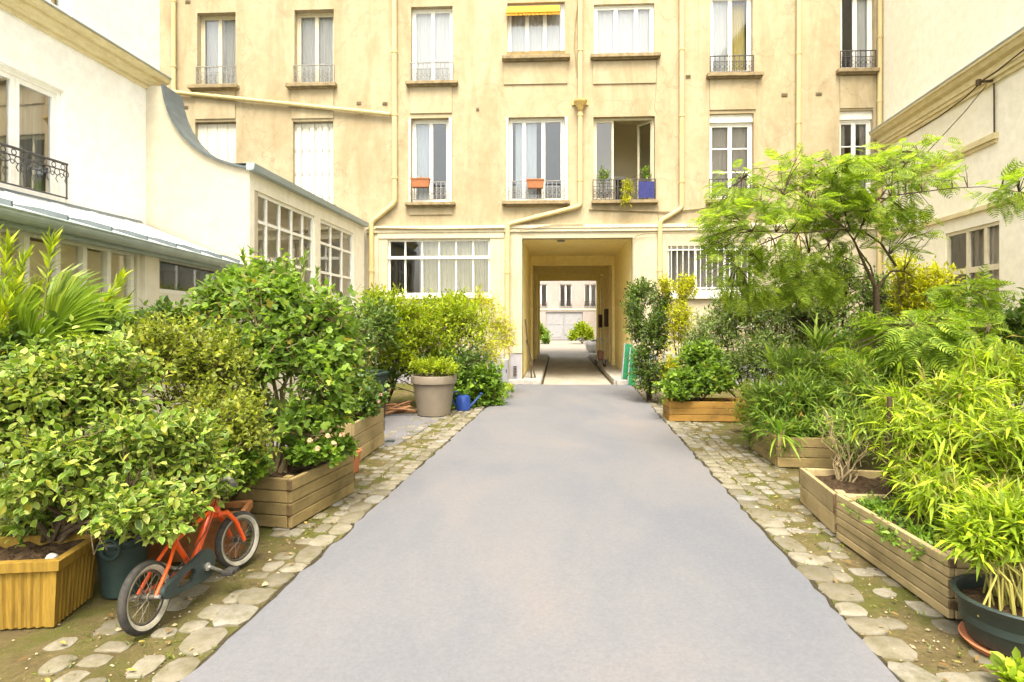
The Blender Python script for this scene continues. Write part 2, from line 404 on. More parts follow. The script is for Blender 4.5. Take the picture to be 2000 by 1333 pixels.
def t_feather():
    v, f, uv = [], [], []
    n = 8
    for i in range(n):
        t = 0.12 + 0.88 * i / (n - 1)
        ln = 0.36 * math.sin(math.pi * (0.18 + 0.74 * t)) + 0.05
        for sgn in (-1, 1):
            b = len(v); z = -0.22 * t * t
            v += [(0, t - .02, z), (0, t + .02, z), (sgn * ln, t + ln * .42 + .03, z - .15 * ln), (sgn * ln * .6, t + ln * .12 - .03, z - .02)]
            f.append((b, b + 3, b + 2, b + 1)); uv += [0] * 4
    b = len(v)
    v += [(-.008, 0, 0), (.008, 0, 0), (.006, .55, -.07), (-.006, .55, -.07), (0, 1.05, -.24)]
    f += [(b, b + 1, b + 2, b + 3), (b + 3, b + 2, b + 4)]; uv += [0] * 5
    return dict(v=v, f=f, uv=uv)
T_FEA = t_feather()
def unit(a):
    return a / np.maximum(np.linalg.norm(a, axis=1, keepdims=True), 1e-9)
def leaf_mesh(name, pos, axis, up, L, W, mat, parent, T):
    axis = unit(axis); side = np.cross(axis, up); side = unit(side); nrm = np.cross(side, axis)
    V = np.array(T['v'], float); k = len(V); N = len(pos)
    co = (pos[:, None, :] + side[:, None, :] * (V[None, :, 0:1] * W[:, None, None])
          + axis[:, None, :] * (V[None, :, 1:2] * L[:, None, None]) + nrm[:, None, :] * (V[None, :, 2:3] * L[:, None, None]))
    inv = np.array(world_of(parent).inverted()) if parent else np.eye(4)
    co = co.reshape(-1, 3) @ inv[:3, :3].T + inv[:3, 3]
    fl = np.concatenate([np.array(f) for f in T['f']]); ln = np.array([len(f) for f in T['f']])
    loops = (fl[None, :] + (np.arange(N) * k)[:, None]).reshape(-1)
    lens = np.tile(ln, N); starts = np.concatenate([[0], np.cumsum(lens)[:-1]])
    me = bpy.data.meshes.new(name)
    me.vertices.add(N * k); me.vertices.foreach_set('co', co.astype(np.float32).reshape(-1))
    me.loops.add(len(loops)); me.loops.foreach_set('vertex_index', loops.astype(np.int32))
    me.polygons.add(len(starts)); me.polygons.foreach_set('loop_start', starts.astype(np.int32))
    uvl = me.uv_layers.new(name='UVMap')
    u = np.array(T['uv'], float)[fl]; uvs = np.zeros((N, len(fl), 2), np.float32); uvs[:, :, 0] = u[None, :]
    me.update(calc_edges=True)
    uvl.uv.foreach_set('vector', uvs.reshape(-1))
    me.materials.append(mat)
    o = bpy.data.objects.new(name, me); COL.objects.link(o); o.parent = parent
    return o
def lobe(px, py, Y, rx, ry, rd=None, w=None):
    c = P(px, py, Y); a, b = rx / FPX * Y, ry / FPX * Y
    d = rd if rd else (a + b) / 2
    return (np.array(c), np.array((a, d, b)), w if w else (a * b * d) ** (2 / 3))
def rnd_dirs(rng, n):
    return unit(rng.normal(size=(n, 3)))
def foliage(rng, base, lobes, n_twigs, lpt, tl, ang=55, up_bias=.35, droop=0.0, low=-.55, shell=.5, face_up=1.0, jitter=.35):
    w = np.array([l[2] for l in lobes]); w = w / w.sum()
    idx = rng.choice(len(lobes), n_twigs, p=w)
    C = np.array([l[0] for l in lobes])[idx]; Rr = np.array([l[1] for l in lobes])[idx]
    d = rnd_dirs(rng, n_twigs); d[:, 2] = np.where(d[:, 2] < low, -d[:, 2], d[:, 2])
    r = shell + (1 - shell) * rng.random(n_twigs) ** .7
    r *= 1 + .24 * rng.normal(size=n_twigs) * (rng.random(n_twigs) < .5)
    tip = C + d * r[:, None] * Rr
    tip[:, 2] = np.maximum(tip[:, 2], 0.05)
    td = unit(unit(d * Rr) + .5 * unit(tip - np.array(base)) + rng.normal(size=(n_twigs, 3)) * jitter + np.array((0, 0, up_bias - droop)))
    tlen = tl * (.6 + .8 * rng.random(n_twigs))
    start = tip - td * tlen[:, None]
    # leaves
    t = (np.arange(lpt) + .6) / lpt
    T = np.clip(t[None, :] + rng.normal(size=(n_twigs, lpt)) * .05, .08, 1.0)
    sag = -droop * .5
    pos = start[:, None, :] + td[:, None, :] * (T * tlen[:, None])[:, :, None]
    pos[:, :, 2] += sag * (T ** 2) * tlen[:, None]
    ph = rng.random(n_twigs)[:, None] * 6.28 + np.arange(lpt)[None, :] * 2.4
    ref = np.where(np.abs(td[:, 2:3]) < .9, np.array((0, 0, 1.0)), np.array((1.0, 0, 0)))
    a = unit(np.cross(td, ref)); b = np.cross(td, a)
    perp = a[:, None, :] * np.cos(ph)[:, :, None] + b[:, None, :] * np.sin(ph)[:, :, None]
    A = R(ang) * (.75 + .5 * rng.random((n_twigs, lpt)))
    A[:, -1] *= .25
    ax = td[:, None, :] * np.cos(A)[:, :, None] + perp * np.sin(A)[:, :, None]
    ax[:, :, 2] -= droop
    N = n_twigs * lpt
    up = np.array((0, 0, face_up)) + rng.normal(size=(N, 3)) * .45
    return pos.reshape(N, 3), ax.reshape(N, 3) + rng.normal(size=(N, 3)) * .12, up, start, tip, td
def plant(name, label, cat, base, lobes, n_twigs, lpt, leaf, tl, mat, T=T_OV, stems=6, stem_r=.012, seed=0, stem_mat=None, group=None,
          twig_share=.5, spread=.03, **kw):
    rng = np.random.default_rng(seed + 11)
    base = Vector(base)
    o = thing(name, label, cat, base, 0, group)
    pos, ax, up, start, tip, td = foliage(rng, base, lobes, n_twigs, lpt, tl, **kw)
    N = len(pos)
    s = .5 + .8 * rng.random(N)
    leaf_mesh('foliage', pos, ax, up, leaf[0] * s, leaf[1] * s * (.85 + .3 * rng.random(N)), mat, o, T)
    m = MB()
    cent = [l[0] for l in lobes]
    hubs = []
    for i in range(stems):
        l = lobes[i % len(lobes)]
        e = l[0] + rnd_dirs(rng, 1)[0] * l[1] * .45
        b = np.array(base) + np.array((rng.normal() * spread, rng.normal() * spread, -.02))
        pts = []
        for k in range(6):
            q = k / 5
            p = b * (1 - q) + e * q
            p[2] = b[2] + (e[2] - b[2]) * q ** (.8 if spread != .075 else .42)
            p[:2] += rng.normal(size=2) * .03 * math.sin(math.pi * q)
            pts.append(p)
        m.tube(pts, [stem_r * (1 - .65 * k / 5) for k in range(6)], 6)
        hubs += pts[2:]
    hubs = np.array(hubs)
    k = int(n_twigs * twig_share)
    for i in range(k):
        h = hubs[np.argmin(((hubs - start[i]) ** 2).sum(1) + (hubs[:, 2] > start[i][2] + .02) * .5)]
        mid = (h + start[i]) / 2 + np.array((0, 0, .02))
        far = np.linalg.norm(h - start[i]) < tl * 3
        m.tube(([h, mid, start[i], tip[i]] if far else [start[i], tip[i]]), ([stem_r * .3, stem_r * .25, stem_r * .2, stem_r * .07] if far else [stem_r * .2, stem_r * .07]), 3, cap=False)
    m.build('stem', stem_mat or BARK, o, local=False, smooth=True)
    return o

# ------------------------------------------------------------------ wall frames: X along the wall to the image right, Y into the wall
class Wall:
    def __init__(s, ox, oy, dx, dy):
        s.o = Vector((ox, oy, 0)); s.ang = math.atan2(dy, dx)
        s.x = Vector((math.cos(s.ang), math.sin(s.ang))); s.n = Vector((-math.sin(s.ang), math.cos(s.ang)))
    def F(s, px, py):
        r = Vector(((px - CX) / FPX, 1.0)); o = s.o.to_2d()
        t = o.dot(s.n) / r.dot(s.n); p = r * t
        return (p - o).dot(s.x), CH + (HY - py) / FPX * t
    def rect(s, x0, x1, y0, y1):
        u0 = s.F(x0, 600)[0]; u1 = s.F(x1, 600)[0]; xm = (x0 + x1) / 2
        return (u0, u1, s.F(xm, y1)[1], s.F(xm, y0)[1])
def wall_skin(m, u0, u1, z0, z1, holes, rev=.25, thick=None, mi=0):
    """front face of a wall with rectangular openings and their reveals"""
    us = sorted({u0, u1, *[h[0] for h in holes], *[h[1] for h in holes]}); zs = sorted({z0, z1, *[h[2] for h in holes], *[h[3] for h in holes]})
    us = [u for u in us if u0 <= u <= u1]; zs = [z for z in zs if z0 <= z <= z1]
    for i in range(len(us) - 1):
        for j in range(len(zs) - 1):
            a, b, c, d = us[i], us[i + 1], zs[j], zs[j + 1]
            mu, mz = (a + b) / 2, (c + d) / 2
            if any(h[0] < mu < h[1] and h[2] < mz < h[3] for h in holes): continue
            m.quad((a, 0, c), (b, 0, c), (b, 0, d), (a, 0, d), mi)
    for h in holes:
        a, b, c, d = h[:4]; r = h[4] if len(h) > 4 else rev
        c = max(c, z0)
        m.quad((a, 0, c), (a, 0, d), (a, r, d), (a, r, c), mi)
        m.quad((b, 0, d), (b, 0, c), (b, r, c), (b, r, d), mi)
        m.quad((a, 0, d), (b, 0, d), (b, r, d), (a, r, d), mi)
        m.quad((b, 0, c), (a, 0, c), (a, r, c), (b, r, c), mi)
def room(m, h, rev=.25, depth=2.2, mi=0, grow=.4):
    a, b, c, d = h[0] - grow, h[1] + grow, h[2] - grow, h[3] + grow
    y0, y1 = rev + .001, rev + depth
    m.quad((a, y1, c), (b, y1, c), (b, y1, d), (a, y1, d), mi)
    m.quad((a, y0, c), (a, y0, d), (a, y1, d), (a, y1, c), mi); m.quad((b, y0, d), (b, y0, c), (b, y1, c), (b, y1, d), mi)
    m.quad((a, y0, d), (b, y0, d), (b, y1, d), (a, y1, d), mi); m.quad((b, y0, c), (a, y0, c), (a, y1, c), (b, y1, c), mi)
    # returns beside the opening close the room
    for q in ((a, h[0], c, d), (h[1], b, c, d), (h[0], h[1], c, h[2]), (h[0], h[1], h[3], d)):
        m.quad((q[0], y0, q[2]), (q[1], y0, q[2]), (q[1], y0, q[3]), (q[0], y0, q[3]), mi)
def sash(m, pn, u0, u1, z0, z1, y, fw=.05, fd=.05, rails=(), cols=0, mw=.028):
    """one casement: stiles, rails, glazing bars; panes collected in pn"""
    m.box(u0, u0 + fw, y, y + fd, z0, z1); m.box(u1 - fw, u1, y, y + fd, z0, z1)
    m.box(u0 + fw, u1 - fw, y + .002, y + fd, z0, z0 + fw * 1.3); m.box(u0 + fw, u1 - fw, y + .002, y + fd, z1 - fw, z1)
    for r in rails: 
        z = z0 + (z1 - z0) * r; m.box(u0 + fw, u1 - fw, y + .008, y + fd - .01, z - mw / 2, z + mw / 2)
    for i in range(cols):
        u = u0 + (u1 - u0) * (i + 1) / (cols + 1); m.box(u - mw / 2, u + mw / 2, y + .006, y + fd - .012, z0 + fw * 1.3, z1 - fw)
    pn.quad((u0 + fw, y + fd * .55, z0 + fw), (u1 - fw, y + fd * .55, z0 + fw), (u1 - fw, y + fd * .55, z1 - fw), (u0 + fw, y + fd * .55, z1 - fw))
def curtain_mesh(u0, u1, z0, z1, y, amp=.02, waves=9):
    m = MB(); n = waves * 6
    for i in range(n):
        a, b = i / n, (i + 1) / n
        ya = y + amp * math.sin(a * waves * 6.28) + amp * .5 * math.sin(a * waves * 2.3 * 6.28); yb = y + amp * math.sin(b * waves * 6.28) + amp * .5 * math.sin(b * waves * 2.3 * 6.28)
        m.quad((u0 + (u1 - u0) * a, ya, z0), (u0 + (u1 - u0) * b, yb, z0), (u0 + (u1 - u0) * b, yb, z1), (u0 + (u1 - u0) * a, ya, z1))
    return m
def railing_mesh(u0, u1, z0, z1, y=-.03, step=.11, r=.008, scroll=True):
    m = MB()
    m.box(u0, u1, y - .014, y + .014, z1 - .018, z1); m.box(u0, u1, y - .008, y + .008, z0, z0 + .014)
    zm = z1 - .13 * (z1 - z0) / .45 - .02
    m.box(u0, u1, y - .006, y + .006, zm - .012, zm)
    n = max(3, round((u1 - u0) / step))
    for i in range(n + 1):
        u = u0 + (u1 - u0) * i / n
        u = min(max(u, u0 + r), u1 - r)
        m.box(u - r, u + r, y - r, y + r, z0 + .0145, z1 - .0185)
        if scroll and i < n:
            uc = u0 + (u1 - u0) * (i + .5) / n
            q = (u1 - u0) / n * .36; zc = (z0 + zm) / 2
            m.ring((uc, y, zc), q, r * .6, 'y', 10, 4)
            m.ring((uc, y, zc + q * 1.9), q * .7, r * .55, 'y', 8, 4); m.ring((uc, y, zc - q * 1.9), q * .7, r * .55, 'y', 8, 4)
    return m

# ================================================================== GROUND
def roadL(y): return -1.37 + (y - 2.52) * .1145
def roadR(y): return 1.60 + (y - 2.52) * .1043
g = MB(); g.quad((-150, -150, 0), (150, -150, 0), (150, 250, 0), (-150, 250, 0))
tag(g.build('ground', GROUND), kind='structure')
def sheet(name, pts, z, mat):
    m = MB(); m.poly([(x, y, z) for x, y in pts]); return tag(m.build(name, mat), kind='structure')
FAC = Wall(0, 14.75, math.cos(R(3)), -math.sin(R(3)))
def fw(u, d=0.0, z=0.0):
    p = FAC.o.to_2d() + FAC.x * u + FAC.n * d; return Vector((p.x, p.y, z))
rng = np.random.default_rng(3)
left_e, right_e = [], []
for i in range(240):
    y = -12 + 26.45 * i / 239
    left_e.append((roadL(y) + rng.normal() * .010, y)); right_e.append((roadR(y) + rng.normal() * .010, y))
sheet('road', left_e + right_e[::-1], .012, ROAD)
JOINT = M('joint_grime', (.06, .05, .028), (.03, .026, .016), 40, .95, .1, bstr=.8)
for nm, ed, sg in (('joint', left_e, -1), ('joint', right_e, 1)):
    sheet(nm, [(x + sg * -.01, y) for x, y in ed] + [(x + sg * (.022 + .018 * abs(math.sin(y * 3.1) * math.sin(y * 1.3))), y) for x, y in ed][::-1], .005, JOINT)
sheet('concrete_pad', [(-3.0, 7.3), (-1.42, 7.3), (-1.25, 8.3), (-1.05, 9.9), (-3.0, 9.9)], .006, PAD)
# setts beside the road
def setts(side):
    m = MB(); rg = np.random.default_rng(5 if side < 0 else 9)
    rows = [(0.016, .16, .02), (.172, .115, .30), (.30, .11, .42), (.425, .12, .40), (.56, .12, .42)]
    if side < 0: rows += [(.70, .12, .55), (.85, .12, .7)]
    else: rows += [(.70, .12, .55)]
    for ri, (off, wd, skip) in enumerate(rows):
        y = 1.2
        ymax = 12.6 if side < 0 else 13.2
        while y < ymax:
            ln = rg.uniform(.13, .27) if ri == 0 else rg.uniform(.08, .17)
            gap = rg.uniform(.008, .024)
            if side > 0 and ri > 3 and y > 7.0 and rg.random() < .5: y += ln; continue
            far = min(1.0, max(0.0, (y - 3.2) / 3.0))
            if rg.random() > (skip if ri == 0 else skip + .22 * (1 - far) - .20 * far):
                w = wd * rg.uniform(.8, 1.15) * (1.12 - .12 * far)
                e = (roadL if side < 0 else roadR)(y + ln / 2)
                xc = e + side * (off + w / 2 + rg.uniform(-.01, .02)); yc = y + ln / 2
                h = rg.uniform(.012, .02) if ri == 0 else rg.uniform(.004, .014)
                n = 12; ring0, ring1, ring2 = [], [], []
                ph = rg.random() * 6.28; sq = rg.uniform(4.5, 9.0)
                tilt = rg.normal() * .03
                for k in range(n):
                    a = 2 * math.pi * k / n + ph * .02
                    ca, sa = math.cos(a), math.sin(a)
                    rr = (abs(ca) ** sq + abs(sa) ** sq) ** (-1 / sq) * (1 + rg.normal() * .06)
                    px, py = ca * rr * w / 2, sa * rr * ln / 2
                    ring0.append((xc + px, yc + py, -.01)); ring1.append((xc + px * .97, yc + py * .97, h * .55 + tilt * px))
                    ring2.append((xc + px * .82, yc + py * .84, h + tilt * px))
                b = len(m.v); m.v += ring0 + ring1 + ring2
                for L in range(2):
                    for k in range(n):
                        m.f.append((b + L * n + k, b + L * n + (k + 1) % n, b + L * n + n + (k + 1) % n, b + L * n + n + k)); m.mi.append(0)
                m.f.append(tuple(b + 2 * n + k for k in range(n))); m.mi.append(0)
            y += ln + gap
    return m
tag(setts(-1).build('cobblestone_gutter', SETT, smooth=True), kind='structure')
tag(setts(1).build('cobblestone_gutter', SETT, smooth=True), kind='structure')

rgl = np.random.default_rng(77); N = 420
yy = rgl.uniform(1.5, 12.5, N); sd_ = rgl.random(N) < .5
xx = np.where(sd_, roadL(yy) - rgl.gamma(2.0, .28, N) - .05, roadR(yy) + rgl.gamma(2.0, .22, N) + .05)
an = rgl.random(N) * 6.283
LITTER = leafmat('dry_leaf', [(0, (.10, .06, .02)), (.5, (.22, .15, .05)), (.8, (.30, .24, .07)), (1, (.14, .16, .03))], .1, .8)
tag(leaf_mesh('fallen_leaves', np.stack([xx, yy, np.full(N, .024)], 1), np.stack([np.cos(an), np.sin(an), rgl.normal(size=N) * .12], 1), np.tile((0, 0, 1.0), (N, 1)) + rgl.normal(size=(N, 3)) * .2, rgl.uniform(.02, .05, N), rgl.uniform(.01, .022, N), LITTER, None, T_OV), 'dry brown leaves littering the setts on both sides', 'leaf litter', None, 'stuff')

# grit and tiny weeds between the setts
def gutter_xy(n, rg, spread=.26):
    y = rg.uniform(1.4, 12.8, n) ** 1.0; sd = rg.random(n) < .5
    return np.where(sd, roadL(y) - .03 - rg.gamma(1.6, spread, n), roadR(y) + .03 + rg.gamma(1.6, spread * .85, n)), y
T_PEB = dict(v=[(0, 0, -.3), (.5, 0, 0), (0, .5, 0), (-.5, 0, 0), (0, -.5, 0), (.05, .02, .35)], f=[(1, 2, 5), (2, 3, 5), (3, 4, 5), (4, 1, 5)], uv=[0] * 6)
N = 5200; xx, yy = gutter_xy(N, rgl, .3); an = rgl.random(N) * 6.283; sz = rgl.gamma(2.2, .0042, N) + .003
GRIT = leafmat('grit', [(0, (.07, .055, .03)), (.5, (.17, .14, .085)), (.85, (.27, .235, .165)), (1, (.33, .31, .27))], .0, .9)
tag(leaf_mesh('gravel', np.stack([xx, yy, sz * .25 + .002], 1), np.stack([np.cos(an), np.sin(an), 0 * an], 1), np.tile((0, 0, 1.0), (N, 1)), sz, sz * rgl.uniform(.6, 1.2, N), GRIT, None, T_PEB), 'loose grit lying between the setts', 'grit', None, 'stuff')
N = 4200; cx_, cy_ = gutter_xy(260, rgl, .34); k_ = rgl.integers(0, 260, N)
xx = cx_[k_] + rgl.normal(size=N) * .045; yy = cy_[k_] + rgl.normal(size=N) * .05
ok_ = (xx < roadL(yy) - .015) | (xx > roadR(yy) + .015); xx, yy = xx[ok_], yy[ok_]; N = len(xx)
an = rgl.random(N) * 6.283; el_ = rgl.uniform(.3, 1.3, N)
MOSS = leafmat('tiny_weed_leaf', tones((.10, .15, .022), .5), .3)
tag(leaf_mesh('weeds', np.stack([xx, yy, np.full(N, .002)], 1), np.stack([np.cos(an) * np.cos(el_), np.sin(an) * np.cos(el_), np.sin(el_)], 1), np.tile((0, 0, 1.0), (N, 1)) + rgl.normal(size=(N, 3)) * .3, rgl.uniform(.012, .034, N), rgl.uniform(.004, .010, N), MOSS, None, T_LA), 'tiny weeds and moss growing between the setts', 'weeds', None, 'stuff')

# ================================================================== APARTMENT BUILDING
apt = thing('apartment_building', 'ochre plastered apartment building with tall windows and a carriage passage', 'building', (0, 14.75, 0), FAC.ang)
UW = Wall.rect
wins = {}
def W(x0, x1, y0, y1): return FAC.rect(x0, x1, y0, y1)
w1, w2, w3 = W(385, 460, 25, 170), W(575, 652, 19, 166), W(803, 884, 13, 162)
w4, w5 = W(991, 1103, 5, 106), W(1160, 1278, 8, 109)
w6, w7 = W(1388, 1470, -12, 143), W(1642, 1708, -16, 136)
w8, w9 = W(381, 461, 238, 402), W(572, 651, 237, 402)
w10, w11, w12 = W(803, 877, 231, 396), W(993, 1103, 229, 394), W(1159, 1279, 228, 393)
w13, w14 = W(1386, 1472, 222, 390), W(1640, 1706, 216, 388)
g1, g2, g3 = W(757, 957, 467, 577), W(1305, 1476, 480, 571), W(1428, 1474, 588, 640)
# storeys above the picture, for the light
top3 = [(h[0], h[1], h[2] + 2.88, min(h[3], h[2] + 1.85) + 2.88) for h in (w1, w2, w3, w4, w5, w6, w7)]
upper = [w1, w2, w3, w4, w5, w6, w7, w8, w9, w10, w11, w12, w13, w14]
ZS = FAC.F(1000, 443)[1]
UL, UR = -9.6, 8.76
m = MB()
wall_skin(m, UL, UR, ZS, 12.2, upper + top3, .26)
# shallow aprons and a cracked render joint per storey
def apron(h, x0, x1, y0, y1, y=-.03):
    a, b, c, d = W(x0, x1, y0, y1); m.box(a, b, y, 0.05, c, d)
apron(w3, 801, 883, 170, 222); apron(w4, 984, 1108, 122, 165); apron(w5, 1158, 1281, 120, 164)
apron(w6, 1386, 1476, 155, 215); apron(w7, 1640, 1704, 150, 212); apron(w2, 570, 652, 174, 232); apron(w1, 382, 460, 175, 233)
apron(w10, 800, 884, 404, 420); 
z = W(0, 2000, 165, 168)
up = m.build('wall', WALL, apt)
m = MB()
pu0, pu1 = FAC.F(1020, 600)[0], FAC.F(1236, 600)[0]
pz = FAC.F(1128, 465)[1]
wall_skin(m, -3.72, UR, 0, ZS - .0, [g1, g2, g3, (pu0, pu1, 0, pz, .30)], .22)
# piers and lintel standing slightly proud, as in the render bands
for x0, x1 in ((722, 740), (1001, 1019), (1238, 1300)):
    a, b, c, d = W(x0, x1, 462, 745); m.box(a, b, -.035, .04, .75, d - .02)
m.build('ground_floor_wall', GFW, apt)
m = MB()
a = FAC.F(722, 500)[0]
m.box(a, pu0 - .03, -.02, .03, 0.0, .74); m.box(pu1 + .05, UR, -.02, .03, 0, .74)
m.build('base_band', GREYP, apt)
# string course
m = MB()
m.box(FAC.F(716, 500)[0], UR, -.07, .05, ZS - .05, ZS + .03); m.box(FAC.F(716, 500)[0], UR, -.045, .05, ZS - .13, ZS - .053)
m.box(FAC.F(738, 500)[0], FAC.F(984, 500)[0], -.022, .05, ZS - .27, ZS - .133)
m.build('string_course', CPAINT, apt)
# body of the building: returns, back, roof
m = MB()
D0 = 11.75
m.quad((UL, 0, 0), (UL, 0, 12.2), (UL, D0, 12.2), (UL, D0, 0)); m.quad((UR, 0, 0), (UR, D0, 0), (UR, D0, 12.2), (UR, 0, 12.2))
sh = .023 * D0
wall_back = MB()
def inw(u, d): return u + .023 * d
bu0, bu1 = inw(pu0, D0) - .05, inw(pu1, D0) + .05
for q in ((UL, bu0, 0, 12.2), (bu1, UR, 0, 12.2), (bu0, bu1, 3.35, 12.2)):
    m.quad((q[1], D0, q[2]), (q[0], D0, q[2]), (q[0], D0, q[3]), (q[1], D0, q[3]))
m.build('rear_wall', FARW, apt)
m = MB(); m.box(UL - .2, UR + .2, -.35, D0 + .3, 12.2, 12.45); m.build('roof', ZINC, apt)
# rooms behind the windows
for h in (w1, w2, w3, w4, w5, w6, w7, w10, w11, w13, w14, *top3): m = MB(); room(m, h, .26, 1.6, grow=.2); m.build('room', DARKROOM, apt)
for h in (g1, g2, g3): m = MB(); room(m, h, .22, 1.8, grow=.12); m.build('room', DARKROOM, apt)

def std_window(h, leaves, rails=(), fcol=WPAINT, y=.15, curt=CURT, rail=None, railmat=GIRON, sillpx=None, gl=GLASS, top=0.0, cols=0, curt_span=None, widths=None, name='window', railh=.45, wiresill=False):
    u0, u1, z0, z1 = h
    m, pn = MB(), MB()
    zt = z1
    if top: m.box(u0, u1, y - .06, y + .06, z1 - top, z1); zt = z1 - top - .001
    of = .045
    m.box(u0, u0 + of, y, y + .08, z0, zt); m.box(u1 - of, u1, y, y + .08, z0, zt)
    m.box(u0 + of, u1 - of, y + .001, y + .08, zt - of, zt); m.box(u0 + of, u1 - of, y + .001, y + .08, z0, z0 + of)
    a, b = u0 + of + .002, u1 - of - .002
    ws = widths or [1 / leaves] * leaves; x = a
    for k, wv in enumerate(ws):
        e = x + (b - a) * wv
        sash(m, pn, x, e - .002, z0 + of + .002, zt - of - .002, y + .012, .045, .045, rails, cols)
        x = e
    f = m.build(name, fcol, apt)
    pn.build('pane', gl, f)
    if curt:
        for (c0, c1) in (curt_span or [(0, 1)]):
            curtain_mesh(u0 + (u1 - u0) * c0, u0 + (u1 - u0) * c1, z0 + .02, z1 - .02, y + .125, .006, max(3, round(9 * (c1 - c0)))).build('curtain', curt, f)
    if rail:
        r0, r1 = FAC.F(0.5 * (rail[2] + rail[3]) if len(rail) > 3 else 1000, rail[1])[1], FAC.F(0.5 * (rail[2] + rail[3]), rail[0])[1]
        railing_mesh(u0 - .02, u1 + .02, r0, r1).build('railing', railmat, f)
    if sillpx:
        a, b, c, d = W(*sillpx)
        s = MB(); s.box(a, b, -.16, .03, c, d, ch=.008); s.box(a + .05, b - .05, -.10, .03, c - .03, c - .0005)
        s.build('sill', SILL, f)
    return f
F1 = std_window(w1, 2, (), CPAINT, .18, CURT, (131, 167, 385, 460), GIRON, (372, 468, 169, 176))
F2 = std_window(w2, 2, (), CPAINT, .18, CURT, (128, 163, 575, 652), GIRON, (562, 659, 166, 173))
F3 = std_window(w3, 2, (), WPAINT, .14, CURT, (123, 160, 803, 884), GIRON, (794, 895, 162, 168))
F4 = std_window(w4, 3, (), WPAINT, .10, CURT, None, IRON, (981, 1113, 112, 119))
F5 = std_window(w5, 3, (), WPAINT, .08, CURT, None, IRON, (1153, 1289, 109, 116), widths=[.36, .36, .28])
F6 = std_window(w6, 2, (), WPAINT, .12, CURT, (110, 142, 1388, 1470), IRON, (1379, 1488, 146, 153), curt_span=[(0, .48)])
curtain_mesh(w6[0] + .52, w6[1] - .06, w6[2] + .02, w6[3] - .05, .36, .02, 5).build('drape', YDRAPE, F6)
F7 = std_window(w7, 2, (), WPAINT, .12, CURT, (100, 135, 1642, 1708), IRON, (1632, 1712, 138, 145), curt_span=[(.55, 1)])
F10 = std_window(w10, 2, (), WPAINT, .15, CURT, (356, 391, 803, 877), GIRON, (793, 890, 397, 403), gl=GLASSR, curt_span=[(0, .42)])
F11 = std_window(w11, 3, (), WPAINT, .12, CURT, (354, 389, 993, 1103), GIRON, (981, 1113, 394, 401), gl=GLASSR, curt_span=[(.12, .5)], widths=[.26, .37, .37])
F13 = std_window(w13, 2, (.36, .68), WPAINT, .13, DRAPE, (350, 387, 1386, 1472), IRON, (1378, 1482, 391, 398), top=.19)
F14 = std_window(w14, 2, (.36, .68), WPAINT, .13, DRAPE, None, IRON, (1632, 1712, 389, 396), top=.19, curt_span=[(0, .3), (.75, 1)])
# external white shutter boxes beside two windows
for h, f in ((w10, F10), (w11, F11)):
    for a, b in ((h[0] - .055, h[0] - .004), (h[1] + .004, h[1] + .075)):
        m = MB(); m.box(a, b, -.05, -.001, h[2] + .01, h[3] - .01); 
        for q in range(5): zz = h[2] + (h[3] - h[2]) * (.1 + .2 * q); m.box(a + .005, b - .005, -.06, -.0505, zz, zz + .04)
        m.build('folded_shutter', SHUT, f)
# yellow awning half let down over a window
m = MB(); a, b, c, d = W(989, 1094, 9, 30)
n = 12
for i in range(n):
    t0, t1 = i / n, (i + 1) / n
    y0, y1 = .06 - .2 * t0, .06 - .2 * t1; z0, z1 = d - (d - c) * (t0 ** 1.3), d - (d - c) * (t1 ** 1.3)
    m.quad((a, y0, z0), (b, y0, z0), (b - .02, y1, z1), (a + .01, y1, z1))
m.tube([(a, -.14, c), (b, -.14, c)], .02, 8)
for i in range(13):
    u = a + (b - a) * i / 13; m.quad((u, -.145, c), (u + (b - a) / 13 * .96, -.145, c), (u + (b - a) / 13 * .94, -.14, c - .07), (u + .01, -.14, c - .07))
m.build('awning', AWN, apt)
m = MB(); a, b, c, d = W(990, 1104, 103, 111); m.box(a, b, -.08, .08, c, d); m.build('timber_ledge', WOODL, apt)
# closed shutters
def shutter(h, plain):
    m = MB(); k = 1 if plain else 6
    y = .10
    wd = (h[1] - h[0]) / (4 if plain else 6)
    for i in range(4 if plain else 6):
        a = h[0] + wd * i + .004; b = a + wd - .008
        yy = y + (0 if plain else (.012 if i % 2 else 0))
        m.box(a, b, yy, yy + .03, h[2] + .01, h[3] - .03, ch=.004)
        if not plain:
            for q in (.08, .36, .64, .9):
                zz = h[2] + (h[3] - h[2]) * q; m.box(a + .02, a + .045, yy - .012, yy - .0005, zz, zz + .09, 1)
    m.box(h[0], h[1], y + .045, y + .06, h[2], h[3])
    return m.build('shutter', [SHUT, GIRON], apt)
shutter(w8, True); s9 = shutter(w9, False)
s = MB(); a, b, c, d = W(563, 657, 402, 408); s.box(a, b, -.13, .03, c, d, ch=.006); s.build('sill', SILL, s9)
# the open window: left leaf closed, right leaf swung in, lit room behind
h = w12; m, pn = MB(), MB()
u0, u1, z0, z1 = h
m.box(u0, u0 + .04, .12, .2, z0, z1); m.box(u1 - .04, u1, .12, .2, z0, z1); m.box(u0 + .04, u1 - .04, .121, .2, z1 - .05, z1); m.box(u0 + .04, u1 - .04, .121, .2, z0, z0 + .04)
sash(m, pn, u0 + .042, u0 + .50, z0 + .042, z1 - .052, .132, .045, .045)
f12 = m.build('open_window', CPAINT, apt)
m2, p2 = MB(), MB()
sash(m2, p2, -.47, 0, z0 + .042, z1 - .052, 0, .045, .045)
mt = Matrix.Translation((u1 - .05, .14, 0)) @ Matrix.Rotation(R(-52), 4, 'Z')
for q in (m2, p2): q.v = [tuple(mt @ Vector(v)) for v in q.v]
p2n = len(pn.v); pn.v += p2.v; pn.f += [tuple(i + p2n for i in f) for f in p2.f]; pn.mi += p2.mi
